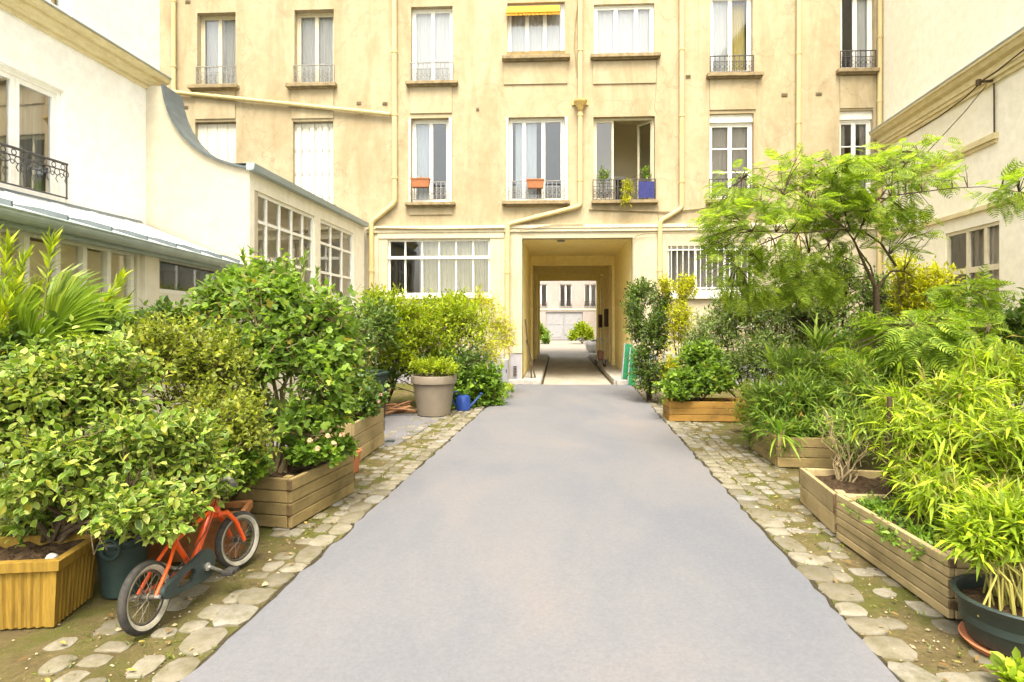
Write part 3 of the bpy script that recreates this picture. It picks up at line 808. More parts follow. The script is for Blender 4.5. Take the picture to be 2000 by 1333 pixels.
m2.build('casement', CPAINT, f12); pn.build('pane', GLASSR, f12)
s = MB(); a, b, c, d = W(1155, 1284, 393, 399); s.box(a, b, -.16, .03, c, d, ch=.006); s.build('sill', SILL, f12)
r0, r1 = FAC.F(1220, 391)[1], FAC.F(1220, 351)[1]
railing_mesh(u0 - .02, u1 + .02, r0, r1, step=.1, r=.009).build('railing', IRON, f12)
m = MB(); a, b, c, d = W(1246, 1277, 356, 388)
for i in range(10):
    q0, q1 = a + (b - a) * i / 10, a + (b - a) * (i + 1) / 10
    m.quad((q0, -.06 - .012 * (i % 2), c), (q1, -.06 - .012 * ((i + 1) % 2), c), (q1, -.06 - .012 * ((i + 1) % 2), d), (q0, -.06 - .012 * (i % 2), d))
m.build('privacy_cloth', BLUECLOTH, f12)
m = MB(); room(m, h, .26, 1.9, grow=.5)
a, b, c, d = W(1222, 1240, 312, 350)
m.build('lit_room', ROOM, apt)
m = MB(); m.box(u0 + .72, u0 + 1.05, 2.08, 2.12, z0 + .3, z0 + 1.1); m.box(u0 + .78, u0 + .99, 2.06, 2.079, z0 + .38, z0 + 1.02, 1); m.build('picture_frame', [WPAINT, DARKW], apt)

# ground floor grid window
def grid_window(h, cols, zbar, fcol, gl, y=.08, rows2=0, bars=0, parent=apt, barw=.04):
    u0, u1, z0, z1 = h; m, pn = MB(), MB()
    m.box(u0, u0 + .05, y, y + .07, z0, z1); m.box(u1 - .05, u1, y, y + .07, z0, z1)
    m.box(u0 + .05, u1 - .05, y + .001, y + .07, z1 - .05, z1); m.box(u0 + .05, u1 - .05, y + .001, y + .07, z0, z0 + .06)
    for i in range(1, cols):
        u = u0 + (u1 - u0) * i / cols; m.box(u - barw / 2, u + barw / 2, y + .006, y + .06, z0 + .06, z1 - .05)
    for zb, t, pr in zbar: m.box(u0 + .0, u1 - .0, y - pr, y + .055, zb - t / 2, zb + t / 2)
    pn.quad((u0, y + .035, z0), (u1, y + .035, z0), (u1, y + .035, z1), (u0, y + .035, z1))
    f = m.build('window', fcol, parent); pn.build('pane', gl, f)
    return f
zb = FAC.F(857, 503)[1]
fg = grid_window(g1, 6, [(zb, .07, .05)], WPAINT, GLASSR)
a, b, c, d = W(752, 962, 577, 584); m = MB(); m.box(a, b, -.09, .03, c, d, ch=.006); m.build('sill', WPAINT, fg)
curtain_mesh(g1[0] + .75, g1[1], g1[2], g1[3], .26, .02, 12).build('curtain', BLIND, fg)  # cream sheet whose colour stands in for the pale reflection in these panes
fg2 = grid_window(g2, 3, [], WPAINT, GLASS, .12)
m = MB()
for i in range(15):
    u = g2[0] + (g2[1] - g2[0]) * (i + .5) / 15; m.tube([(u, -.03, g2[2]), (u, -.03, g2[3])], .0095, 6)
for zz in (g2[2] + .1, g2[3] - .1): m.box(g2[0] - .03, g2[1] + .03, -.034, -.026, zz - .015, zz + .015)
m.build('bars', WPAINT, fg2)
a, b, c, d = W(1298, 1486, 572, 584); m = MB(); m.box(a, b, -.1, .03, c, d, ch=.008); m.build('sill', WPAINT, fg2)
curtain_mesh(g2[0], g2[1], g2[2], g2[3], .45, .02, 14).build('curtain', DRAPE, fg2)
fg3 = grid_window(g3, 2, [], WPAINT, GLASS, .12)
m = MB()
for i in range(6):
    u = g3[0] + (g3[1] - g3[0]) * (i + .5) / 6; m.tube([(u, -.03, g3[2]), (u, -.03, g3[3])], .009, 6)
m.build('bars', WPAINT, fg3)

# ------------------------------------------------------------ drainpipes
def fp(px, py, d=-.085):
    u, z = FAC.F(px, py); return (u, d, z)
def pipe(pts, r=.055, brk=(), name='drainpipe', mat=PIPE, collars=True):
    m = MB(); P3 = [Vector(p) for p in pts]
    # round the elbows
    out = [P3[0]]
    for i in range(1, len(P3) - 1):
        a = (P3[i - 1] - P3[i]); b = (P3[i + 1] - P3[i]); k = min(.09, a.length / 3, b.length / 3)
        for t in (0, .25, .5, .75, 1):
            p = P3[i] + a.normalized() * k * (1 - t) ** 2 + b.normalized() * k * t ** 2; out.append(p)
    out.append(P3[-1])
    m.tube(out, r, 12)
    for i in range(len(P3) - 1):
        L = (P3[i + 1] - P3[i]).length; n = int(L / 1.45)
        for k in range(n):
            c = P3[i].lerp(P3[i + 1], (k + .6) / max(1, n)); dr = (P3[i + 1] - P3[i]).normalized()
            m.tube([c - dr * .03, c + dr * .03], r * 1.22, 12)
            m.box(c.x - .015, c.x + .015, c.y, .0, c.z - .012, c.z + .012)
    return m.build(name, mat, apt, smooth=True)
zt = 12.15
def topat(px, z=zt): u = FAC.F(px, 100)[0]; return (u, -.085, z)
def botat(px): u = FAC.F(px, 600)[0]; return (u, -.085, .02)
pipe([topat(343), fp(343, 183), fp(765, 226)], .052)
pipe([topat(771), fp(773, 398), fp(727, 436), botat(727)], .062)
p3 = pipe([topat(1133), fp(1133, 404), fp(992, 440), botat(991)], .058)
m = MB(); u, z = FAC.F(1133, 208); m.lathe([(.06, -.14), (.075, -.09), (.15, .03), (.165, .05), (.165, .09), (.12, .09)], 12, (u, -.12, z)); m.box(u - .2, u + .2, -.03, 0, z + .02, z + .1); m.build('hopper', M('rusty_hopper', (.62, .45, .16), (.45, .3, .1), 14), p3, smooth=True)
pipe([topat(1330), fp(1330, 408), fp(1288, 434), botat(1288)], .055)
pipe([topat(1558), fp(1556, 430), botat(1556)], .05)
pipe([topat(1716), fp(1714, 250), (FAC.F(1714, 250)[0], -.085, .02)], .05)
# thin cables and conduits
m = MB()
def cable(px, r=.012, d=-.02): m.tube([fp(x, y, d) for x, y in px], r, 6)
cable([(1130, 0), (1124, 40), (1122, 90), (1127, 150)], .012); cable([(735, 447), (850, 449), (985, 447)], .014, -.085)
cable([(1150, 410), (1230, 412), (1312, 415), (1400, 404)], .017, -.03); cable([(1236, 470), (1242, 462), (1262, 457), (1330, 456), (1480, 452)], .012, -.09)
cable([(1285, 398), (1286, 430)], .008); cable([(1015, 452), (1080, 441), (1140, 440)], .010, -.09)
cable([(1282, 120), (1282, 165), (1278, 210), (1284, 225)], .005, -.004)
m.build('cable', M('cable_paint', (.34, .27, .14), (.22, .17, .09), 10), apt)
# small vents
m = MB()
for px, py, s in ((1073, 160, 1.3), (1219, 137, 1), (1344, 150, .8), (1532, 186, 1), (1599, 184, 1), (933, 214, .5), (701, 202, .8), (752, 203, .9), (364, 210, .7), (367, 4, .9)):
    u, z = FAC.F(px, py); w = .07 * s; m.box(u - w, u + w, -.018, .02, z - .035, z + .035); 
    for k in range(3): m.box(u - w + .01, u + w - .01, -.024, -.0185, z - .025 + k * .02, z - .018 + k * .02)
m.build('vent', M('vent_brick', (.24, .19, .11), (.14, .11, .06), 20), apt)

# ------------------------------------------------------------ carriage passage
m = MB()
zc = pz + .06; N = 10
def pp(u, d, z): return (inw(u, d), d, z)
for i in range(N):
    a, b = .30 + (D0 - .30) * i / N, .30 + (D0 - .30) * (i + 1) / N
    m.quad(pp(pu0, a, 0), pp(pu0, a, zc), pp(pu0, b, zc), pp(pu0, b, 0)); m.quad(pp(pu1, a, zc), pp(pu1, a, 0), pp(pu1, b, 0), pp(pu1, b, zc))
    m.quad(pp(pu0, a, zc), pp(pu1, a, zc), pp(pu1, b, zc), pp(pu0, b, zc))
m.build('passage_wall', OCHRE, apt)
def portal(d, th, zb, pw, name='portal_beam'):
    m = MB(); o = Matrix.Translation((inw(0, d), d, 0))
    m.box(pu0 - .05, pu0 + pw, 0, th, 0, zb, mat=o); m.box(pu1 - pw * 1.3, pu1 + .05, 0, th, 0, zb, mat=o); m.box(pu0 - .05, pu1 + .05, 0, th, zb + .0005, zc + .08, mat=o)
    m.box(pu0 + pw + .001, pu1 - pw * 1.3 - .001, -.02, .05, zb - .05, zb + .0, mat=o)
    return m.build(name, OCHRE, apt)
portal(4.6, .5, 3.36, .07); portal(7.8, .4, 3.34, .09); portal(D0 - .45, .5, 3.33, .10)
m = MB(); q = Vector(pp(pu0 + .95, .75, zc)); m.lathe([(.10, -.05), (.11, -.02), (.07, 0)], 14, q); m.build('ceiling_lamp', GIRON, apt, smooth=True)
# meter boxes and conduits on the passage wall
for d, z0, z1, w in ((5.6, 1.35, 1.95, .2), (8.6, 1.3, 1.8, .2)):
    o = Matrix.Translation((inw(pu1, d) - .09, d, 0)); m = MB(); m.box(-.13, 0, 0, .45, z0, z1, mat=o, ch=.01); m.build('meter_box', DARKW, apt)
CONDM = M('conduit_paint', (.8, .7, .4), (.7, .58, .3), 5)
for d in (5.4, 6.3, 8.9, 10): m = MB(); m.tube([pp(pu1 - .1, d, .2), pp(pu1 - .1, d, 3.3)], .03, 8); m.build('conduit', CONDM, apt, smooth=True)
# paving in the passage and the court beyond
def fpt(u, d): v = fw(u, d); return (v.x, v.y)
k0, k1 = FAC.F(1057, 700)[0], FAC.F(1198, 700)[0]
sheet('passage_paving', [fpt(pu0 - .1, -.25), fpt(pu1 + .1, -.25), fpt(inw(pu1, 12) + .1, 12), fpt(inw(pu0, 12) - .1, 12)], .008, PASSF)
sheet('far_courtyard_paving', [(-8, 26.7), (16, 26.7), (16, 55), (-8, 55)], .004, FARF)
for uA, uB, uC, uD, dC in ((pu0 + .01, k0, pu0 - .62, k0, -.28), (k1, pu1 - .01, k1 + .05, pu1 + .35, -.25)):
    m = MB()
    for i in range(12):
        a, b = .02 + 11.7 * i / 12, .02 + 11.7 * (i + 1) / 12 - .012
        o = Matrix.Translation((inw(0, (a + b) / 2), 0, 0))
        m.box(uA, uB, a, b, 0, .13, mat=o, ch=.012)
    m.box(uC, uD, dC, -.01, 0, .125, ch=.015)
    m.build('kerb', KERB, apt)
    m = MB(); sg = 1 if uA < k0 - .01 and uB == k0 else -1; e = k0 if sg > 0 else k1
    m.quad((inw(e, -.2), -.2, .0125), (inw(e + sg * .06, -.2), -.2, .0125), (inw(e + sg * .06, 11.7), 11.7, .0125), (inw(e, 11.7), 11.7, .0125)); m.build('gutter_line', DARKW, apt)

# ================================================================== FAR COURT
far = thing('far_building', 'pale pinkish building seen far through the passage', 'building', (4.5, 50, 0))
m = MB(); hs = []
for i in range(-3, 4):
    for z0 in (2.75, 5.7, 8.6): hs.append((i * 2.05 - .55, i * 2.05 + .45, z0, z0 + 1.9))
gate = (-1.7, 1.35, 0, 2.35)
wall_skin(m, -9, 9, 0, 12, hs + [gate], .25); room(m, (-8.5, 8.5, .5, 11.5), 1.5, .5)
m.build('wall', FARW, far)
m = MB(); m.box(-9, 9, .5, 8, 12, 12.3); m.build('roof', ZINC, far)
for h in hs:
    m, pn = MB(), MB(); sash(m, pn, h[0], (h[0] + h[1]) / 2 - .004, h[2], h[3], .12, .06); sash(m, pn, (h[0] + h[1]) / 2 + .004, h[1], h[2], h[3], .12, .06)
    if h[2] > 8: continue
    f = m.build('window', WPAINT, far); pn.build('pane', GLASS, f)
    railing_mesh(h[0], h[1], h[2], h[2] + .5, -.04, .12, .012).build('railing', IRON, f)
m = MB(); m.box(-9, 9, -.06, .02, 2.5, 2.62); m.build('string_course', CPAINT, far)
m = MB()
for a, b in ((-1.69, -.2), (-.18, 1.34)):
    m.box(a, b, .1, .16, .05, 2.33, ch=.01)
    for q in range(2): m.box(a + .15, b - .15, .08, .099, .25 + q * 1.05, 1.15 + q * 1.0, ch=.006)
m.build('gate', M('gate_paint', (.33, .33, .34), (.27, .27, .28), 6), far)
ann = thing('side_house', 'cream house along the far court beyond the passage', 'building', (7.1, 27.2, 0))
hs = [(y, y + 1.0, z0, z0 + 1.6) for y in (4, 8, 12, 16) for z0 in (1.0, 4.0)]
m = MB(); wall_skin(m, 0, 22.6, 0, 9, hs, .2)
mt = Matrix.Rotation(R(90), 4, 'Z') @ Matrix.Scale(1, 4)
m.v = [(v[1], v[0], v[2]) for v in m.v]; m.f = [f[::-1] for f in m.f]
m.box(3, 5, 0, 22.6, 9, 9.2); m.build('wall', CREAMW, ann)
m = MB()
for h in hs: m.box(.1, .16, h[0], h[1], h[2], h[3])
m.build('shutter', GREYM, ann)
m = MB(); m.tube([(-.08, 6.5, 0), (-.08, 6.5, 9)], .09, 8); m.build('drainpipe', DARKW, ann)
# thin cross wall closes that house towards the passage building

# ================================================================== WHITE BUILDING ON THE LEFT
LW = Wall(-5.61, 9.26, .09, 1.0)
wb = thing('white_building', 'white rendered building with a moulded cornice and a railed window', 'building', (-5.61, 9.26, 0), LW.ang)
uE = .31
uw0 = LW.F(-60, 500)[0]; uw1 = LW.F(127, 500)[0]
zw1 = LW.F(118, 174)[1]; zw0 = 2.98
v0, v1 = LW.F(60, 10)[0], LW.F(143, 10)[0]; vz0 = LW.F(120, 30)[1]
hL = (uw0, uw1, zw0, zw1); hU = (v0, v1, vz0, vz0 + 1.7)
m = MB(); wall_skin(m, -9, uE, 0, 12, [hL, hU], .16)
m.quad((uE, 0, 0), (uE, 5, 0), (uE, 5, 12), (uE, 0, 12)); m.quad((-9, 0, 0), (-9, 0, 12), (-9, 5, 12), (-9, 5, 0)); m.quad((-9, 5, 0), (-9, 5, 12), (uE, 5, 12), (uE, 5, 0))
m.build('wall', WHITEW, wb)
for q in (hL, hU): m = MB(); room(m, q, .16, 2.0, grow=.15); m.build('room', ROOM, wb)
m = MB(); m.box(-9.1, uE + .1, -.2, 5, 12, 12.2); m.build('roof', ZINC, wb)
def profile(m, prof, u0, u1, mi=0):
    for (a, za), (b, zb2) in zip(prof[:-1], prof[1:]): m.quad((u0, -a, za), (u1, -a, za), (u1, -b, zb2), (u0, -b, zb2), mi)
    m.poly([(u0, -a, z) for a, z in prof], mi); m.poly([(u1, -a, z) for a, z in prof][::-1], mi)
zk = 5.08
m = MB(); profile(m, [(-.02, zk), (.03, zk), (.03, zk + .05), (.06, zk + .055), (.08, zk + .10), (.12, zk + .13), (.12, zk + .17), (.17, zk + .18), (.20, zk + .24), (.20, zk + .27), (-.02, zk + .31)], -9, uE)
m.build('cornice', CORN, wb)
m = MB(); m.quad((-9, -.215, zk + .272), (uE + .01, -.215, zk + .272), (uE + .01, .0, zk + .325), (-9, .0, zk + .325)); m.quad((-9, -.215, zk + .255), (uE + .01, -.215, zk + .255), (uE + .01, -.215, zk + .272), (-9, -.215, zk + .272)); m.build('flashing', ZINC, wb)
def wb_window(h, z_rail=None):
    m, pn = MB(), MB(); u0, u1, z0, z1 = h; y = .06
    m.box(u0, u0 + .05, y, y + .09, z0, z1); m.box(u1 - .05, u1, y, y + .09, z0, z1); m.box(u0 + .05, u1 - .05, y + .001, y + .09, z1 - .06, z1); m.box(u0 + .05, u1 - .05, y + .001, y + .09, z0, z0 + .06)
    c = (u0 + u1) / 2
    sash(m, pn, u0 + .052, c - .002, z0 + .062, z1 - .062, y + .02, .055); sash(m, pn, c + .002, u1 - .052, z0 + .062, z1 - .062, y + .02, .055)
    f = m.build('window', WPAINT, wb); pn.build('pane', GLASSM, f)
    return f
fL = wb_window(hL); curtain_mesh(hL[0], hL[0] + .66, hL[2], hL[3], .24, .012, 6).build('curtain', BLIND, fL); curtain_mesh(hL[1] - .34, hL[1] - .05, hL[2], hL[3], .3, .02, 4).build('curtain', CURT, fL)  # beige left sheet stands in for a building reflected in that leaf
fU = wb_window(hU)
# scrolled guard rail
m = MB(); zr1 = LW.F(60, 302)[1]; zr0 = LW.F(60, 372)[1]; e = uw1 - .02
m.tube([(uw0, -.05, zr1), (e, -.05, zr1)], .017, 8); m.tube([(uw0, -.05, zr1 - .09), (e, -.05, zr1 - .09)], .009, 6); m.tube([(uw0, -.05, zr0), (e, -.05, zr0)], .011, 6)
n = 9
for i in range(n):
    u = uw0 + (e - uw0) * (i + .5) / n
    m.ring((u, -.05, zr1 - .05), .032, .007, 'y', 10, 4); m.ring((u + .05, -.05, zr1 - .13), .04, .007, 'y', 10, 4); m.ring((u - .02, -.05, zr1 - .16), .025, .006, 'y', 8, 4)
    m.tube([(u + .05, -.05, zr1 - .17), (u + .03, -.05, zr1 - .22), (u + .06, -.05, zr1 - .26)], .006, 5)
for u in (e - .01, uw0 + .01, (uw0 + e) / 2): m.tube([(u, -.05, zr1), (u, -.05, zr0)], .010, 6)
for z in (zr1, zr0): m.tube([(e, -.05, z), (e + .06, .02, z)], .009, 6)
m.build('railing', IRON, fL)

# ================================================================== GLAZED VERANDA
ver = thing('veranda', 'cream veranda with a curved zinc-capped gable and white gridded windows', 'veranda', (-4.08, 9.26, 0))
crv = [(285, 168), (318, 168), (323, 195), (330, 218), (340, 240), (357, 266), (378, 287), (402, 304), (430, 317), (455, 325), (478, 330)]
cp = [P(x, y, 9.26) for x, y in crv]
m = MB(); th = .30
bot = 0.0
pts = [(-5.62, cp[0].z)] + [(p.x, p.z) for p in cp[1:]] + [(-4.02, cp[-1].z)]
for (xa, za), (xb, zb2) in zip(pts[:-1], pts[1:]):
    m.quad((xa, 9.26, bot), (xb, 9.26, bot), (xb, 9.26, zb2), (xa, 9.26, za)); m.quad((xb, 9.56, bot), (xa, 9.56, bot), (xa, 9.56, za), (xb, 9.56, zb2))
    m.quad((xa, 9.26, za), (xb, 9.26, zb2), (xb, 9.56, zb2), (xa, 9.56, za))
xe, ze = pts[-1]; m.quad((xe, 9.26, bot), (xe, 9.56, bot), (xe, 9.56, ze), (xe, 9.26, ze))
m.build('gable_wall', WINGW, ver, local=False)
# zinc cap following the curve
m = MB()
cap = pts[1:]
for (xa, za), (xb, zb2) in zip(cap[:-1], cap[1:]):
    dx, dz = xb - xa, zb2 - za; L = math.hypot(dx, dz); nx, nz = -dz / L * .035, dx / L * .035
    if nz < 0: nx, nz = -nx, -nz
    if nx < 0: nx = -nx
    a0, a1, b0, b1 = (xa, za), (xa + nx, za + nz), (xb, zb2), (xb + nx, zb2 + nz)
    for q0, q1 in ((a1, b1),):
        m.quad((q0[0], 9.20, q0[1]), (q1[0], 9.20, q1[1]), (q1[0], 9.75, q1[1]), (q0[0], 9.75, q0[1]))
    m.quad((a0[0], 9.20, a0[1]), (b0[0], 9.20, b0[1]), (b1[0], 9.20, b1[1]), (a1[0], 9.20, a1[1])); m.quad((a0[0], 9.20, a0[1]), (a0[0], 9.26, a0[1]), (b0[0], 9.26, b0[1]), (b0[0], 9.20, b0[1]))
m.build('zinc_cap', DKZINC, ver, local=False)
VW = Wall(-4.02, 9.27, .42, 5.62)
vlen = math.hypot(.42, 5.5)
zv = FAC.F(700, 437)[1] - .02
def VP_(u, d, z): p = VW.o.to_2d() + VW.x * u + VW.n * d; return (p.x, p.y, z)
va0, va1 = VW.F(497, 450)[0], VW.F(615, 450)[0]; vb0, vb1 = VW.F(626, 450)[0], VW.F(691, 500)[0]
zt_ = VW.F(497, 371)[1]; zb_ = 1.95
hA, hB = (va0, va1, zb_, zt_), (vb0, vb1, zb_, zt_)
m = MB(); wall_skin(m, 0, vlen, 0, ze, [hA, hB], .14); room(m, (va0, vb1, zb_, zt_), .145, 1.2, grow=.04)
m.v = [VP_(*v) for v in m.v]; m.build('wall', LEANW, ver, local=False)
def vwin(h, cols, rows):
    m, pn = MB(), MB(); u0, u1, z0, z1 = h; y = .03
    m.box(u0, u0 + .06, y, y + .07, z0, z1); m.box(u1 - .06, u1, y, y + .07, z0, z1); m.box(u0 + .06, u1 - .06, y + .001, y + .07, z1 - .06, z1); m.box(u0 + .06, u1 - .06, y + .001, y + .07, z0, z0 + .06)
    for i in range(1, cols): u = u0 + (u1 - u0) * i / cols; m.box(u - .022, u + .022, y + .006, y + .06, z0 + .06, z1 - .06)
    for r in rows: zz = z1 - r; m.box(u0 + .06, u1 - .06, y + .012, y + .055, zz - .025, zz + .025)
    pn.quad((u0 + .06, y + .035, z0), (u1 - .06, y + .035, z0), (u1 - .06, y + .035, z1), (u0 + .06, y + .035, z1))
    for q in (m, pn): q.v = [VP_(*v) for v in q.v]
    f = m.build('window', WPAINT, ver, local=False); pn.build('pane', GLASS, f, local=False)
    return f
vwin(hA, 5, (.46, 1.05)); vwin(hB, 3, (.46, 1.05))
# blinds behind the glass
m = MB()
for i in range(10):
    u = va0 + (vb1 - va0) * i / 10; m.v_ = None
    m.box(u + .03, u + (vb1 - va0) / 10 - .03, .75, .77, zb_, zt_ - .3 - (.5 if i % 3 == 0 else .1))
m.v = [VP_(*v) for v in m.v]; m.build('blind', BLIND, ver, local=False)
# zinc roof with its edge
m = MB()
prof = [(-.10, ze - .03), (-.12, ze + .065), (.02, ze + .09)]
for (a, za), (b, zb2) in zip(prof[:-1], prof[1:]): m.quad(VP_(-.08, a, za), VP_(vlen, a, za), VP_(vlen, b, zb2), VP_(-.08, b, zb2))
m.quad(VP_(-.08, .0, ze - .035), VP_(vlen, .0, ze - .035), VP_(vlen, -.10, ze - .03), VP_(-.08, -.10, ze - .03))
m.poly([VP_(-.08, a, z) for a, z in prof] + [VP_(-.08, .02, ze - .035), VP_(-.08, 0, ze - .035)])
m.quad(VP_(.0, .02, ze + .09), VP_(vlen, .02, ze + .09), VP_(vlen, 2.6, ze + .1), VP_(.0, 2.6, ze + .1))
m.build('roof', ZINC, ver, local=False)
# ================================================================== LEAN-TO
LT = Wall(-3.86, 4.55, -.27, 4.65)
ln = thing('lean_to', 'low glazed lean-to under a zinc roof', 'annexe', (-3.86, 4.55, 0), LT.ang)
L1 = math.hypot(.27, 4.65) + .03; ZE = 2.36
u_a = LT.F(268, 550)[0]; u_b = LT.F(307, 550)[0]; u_c = LT.F(466, 550)[0]
hw = (-1.6, u_a, .75, 2.245); hd = (u_b, min(u_c, L1 - .05), 1.84, LT.F(330, 505)[1])
m = MB(); wall_skin(m, -2.0, L1, 0, ZE - .02, [hw, hd], .10)
m.quad((-2, 0, 0), (-2, 0, ZE), (-2, 1.4, 3), (-2, 1.4, 0))
a, b, c, d = u_a + .06, u_b - .05, .0, ZE - .05; m.box(a, b, -.05, .03, 0, d)
m.build('wall', LEANW, ln)
m = MB(); room(m, hw, .10, 1.3, grow=.03); m.build('room', ROOM, ln)
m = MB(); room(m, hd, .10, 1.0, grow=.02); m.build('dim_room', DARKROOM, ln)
m, pn = MB(), MB(); y = .02
posts = [LT.F(x, 550)[0] for x in (-150, -60, 0, 57, 118, 170, 217, 262)]
pst0 = posts[0]; posts = [hw[0] + .03 + (pst0 - hw[0] - .03) * i / 4 for i in range(4)] + posts
m.box(hw[0], hw[1], y, y + .07, hw[3] - .05, hw[3]); m.box(hw[0], hw[1], y, y + .07, hw[2], hw[2] + .06)
for u in posts: m.box(u - .03, u + .03, y - .003, y + .068, hw[2] + .06, hw[3] - .05)
pn.quad((hw[0], y + .035, hw[2]), (hw[1], y + .035, hw[2]), (hw[1], y + .035, hw[3]), (hw[0], y + .035, hw[3]))
f = m.build('window', WPAINT, ln); pn.build('pane', GLASS, f)
m = MB()
for a, b in zip(posts[:-1], posts[1:]): m.box(a + .032, b - .034, .078, .084, hw[2], hw[3] - .02 - random.random() * .1)
m.build('blind', BLIND, f)
m, pn = MB(), MB()
m.box(hd[0], hd[0] + .05, y, y + .06, hd[2], hd[3]); m.box(hd[1] - .05, hd[1], y, y + .06, hd[2], hd[3]); m.box(hd[0] + .05, hd[1] - .05, y, y + .06, hd[3] - .04, hd[3]); m.box(hd[0] + .05, hd[1] - .05, y, y + .06, hd[2], hd[2] + .045)
pn.quad((hd[0], y + .03, hd[2]), (hd[1], y + .03, hd[2]), (hd[1], y + .03, hd[3]), (hd[0], y + .03, hd[3]))
f = m.build('window', WPAINT, ln); pn.build('pane', GLASS, f)
# roof: pale sheets rising to the white wall, with standing seams
def LPt(u, d, z): p = LT.o.to_2d() + LT.x * u + LT.n * d; return Vector((p.x, p.y, z))
def hit(u):   # distance into the wall from the lean-to front at u
    p = LPt(u, 0, 0).to_2d(); return (LW.o.to_2d() - p).dot(LW.n) / LT.n.dot(LW.n)
m = MB(); seams = [-1.9 + .62 * i for i in range(12)]
seams = [s for s in seams if s < L1]
for a, b in zip([-2.05] + seams, seams + [L1]):
    da, db = hit(a), hit(b)
    m.quad((a, -.12, ZE), (b, -.12, ZE), (b, db, 3.0), (a, da, 3.0))
for s in seams:
    d_ = hit(s); n = 10
    for k in range(n):
        a, b = k / n, (k + 1) / n
        ya, yb = -.12 + (d_ + .12) * a, -.12 + (d_ + .12) * b; za, zb2 = ZE + .64 * a, ZE + .64 * b
        h0, h1 = (.05, .045) if k == 0 else ((.045, .014) if k == 1 else (.014, .014)); c = 1 if k < 2 else 0
        m.quad((s - .01, ya, za + h0), (s + .01, ya, za + h0), (s + .01, yb, zb2 + h1), (s - .01, yb, zb2 + h1), c)
        m.quad((s - .01, ya, za), (s - .01, ya, za + h0), (s - .01, yb, zb2 + h1), (s - .01, yb, zb2), c); m.quad((s + .01, ya, za + h0), (s + .01, ya, za), (s + .01, yb, zb2), (s + .01, yb, zb2 + h1), c)
    m.quad((s - .01, -.12, ZE), (s + .01, -.12, ZE), (s + .01, -.12, ZE + .05), (s - .01, -.12, ZE + .05), 1)
m.build('roof', [ZINCP, DKZINC], ln)
m = MB(); m.quad((-2.0, hit(-2.0) - .05, 2.995), (L1, hit(L1) - .05, 2.995), (L1, hit(L1) - .012, 3.035), (-2.0, hit(-2.0) - .012, 3.035)); m.build('flashing', DKZINC, ln)
m = MB()
n = 9
prev = None
for k in range(n + 1):
    an = math.pi * (1.0 + k / n); y = -.19 + .075 * math.cos(an); z = (ZE - .045) + .0 + .075 * math.sin(an)
    if prev: m.quad((-2.1, prev[0], prev[1]), (L1, prev[0], prev[1]), (L1, y, z), (-2.1, y, z))
    prev = (y, z)
m.tube([(-2.1, -.265, (ZE - .045) + .004), (L1, -.265, (ZE - .045) + .004)], .011, 6); m.box(-2.1, L1, -.115, -.02, (ZE - .045) - .1, ZE - .02)
m.build('gutter', GUTT, ln)

# ================================================================== CREAM BUILDING ON THE RIGHT
RW = Wall(8.74, 14.28, -.13, -1.0)
cb = thing('cream_building', 'cream rendered building with a long yellow cornice', 'building', (8.74, 14.28, 0), RW.ang)
def RR(x0, x1, y0, y1): return (RW.F(x0, 500)[0], RW.F(x1, 500)[0], RW.F((x0 + x1) / 2, y1)[1], RW.F((x0 + x1) / 2, y0)[1])
zr = 5.98
hR = RR(1846, 1952, 445, 640); hR = (hR[0], hR[1], 1.0, RW.F(1940, 434)[1])
m = MB(); wall_skin(m, -.02, 20, 0, 12, [hR], .12)
m.quad((20, 0, 0), (20, 5, 0), (20, 5, 12), (20, 0, 12)); m.quad((20, 5, 0), (-.0, 5, 0), (0, 5, 12), (20, 5, 12))
m.build('wall', CREAMW, cb)
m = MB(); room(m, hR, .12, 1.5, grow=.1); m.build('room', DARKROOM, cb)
m = MB(); m.box(0, 20.1, -.2, 5, 12, 12.2); m.build('roof', ZINC, cb)
m = MB(); profile(m, [(-.02, zr - .42), (.05, zr - .42), (.05, zr - .36), (.09, zr - .35), (.09, zr - .29), (.12, zr - .28), (.12, zr - .16), (.20, zr - .13), (.24, zr - .06), (.28, zr - .05), (.28, zr + .02), (-.02, zr + .08)], -.0, 20)
m.build('cornice', CORN, cb)
m = MB(); m.quad((0, -.295, zr + .022), (20, -.295, zr + .022), (20, 0, zr + .10), (0, 0, zr + .10)); m.quad((0, -.295, zr + .0), (20, -.295, zr + .0), (20, -.295, zr + .022), (0, -.295, zr + .022)); m.build('flashing', ZINC, cb)
m = MB()
ua, za = RW.F(1830, 322); ub, zb2 = RW.F(1951, 262)
zl = (za + zb2) / 2; m.box(ua - 1.2, ub, -.08, .02, zl - .05, zl + .05); m.box(ua - 1.2, ub - .03, -.04, .02, zl - .11, zl - .051)
uc, zc2 = RW.F(1930, 404); m.box(.2, uc + 1.2, -.07, .02, zc2 - .05, zc2 + .03)
m.build('ledge', CORN, cb)
m = MB(); u, z = RW.F(1945, 160); m.box(u - .025, u + .025, -.26, -.02, z + .0, z + .03); m.box(u - .03, u + .03, -.30, -.24, z - .05, z + .05); m.tube([(u, -.03, z), (u + .01, -.03, zl)], .014, 6)
m.tube([(u, -.25, z), (u + .5, -.3, z - .02), (u + 1.4, -.28, z + .1), (u + 2.5, -.3, z + .14)], .012, 6)
m.tube([(u, -.25, z - .02), (u - .5, -.2, z - .08), (u - 1.5, -.12, z - .1), (u - 2.6, -.14, z - .12)], .012, 6)
m.tube([(u + .1, -.2, z - .08), (u + .02, -.5, z - .5), (u - .8, -.8, z - 1.1)], .008, 6)
m.build('cable', DARKW, cb)
m, pn = MB(), MB(); y = .03
us = [RW.F(x, 500)[0] for x in (1886, 1921)]
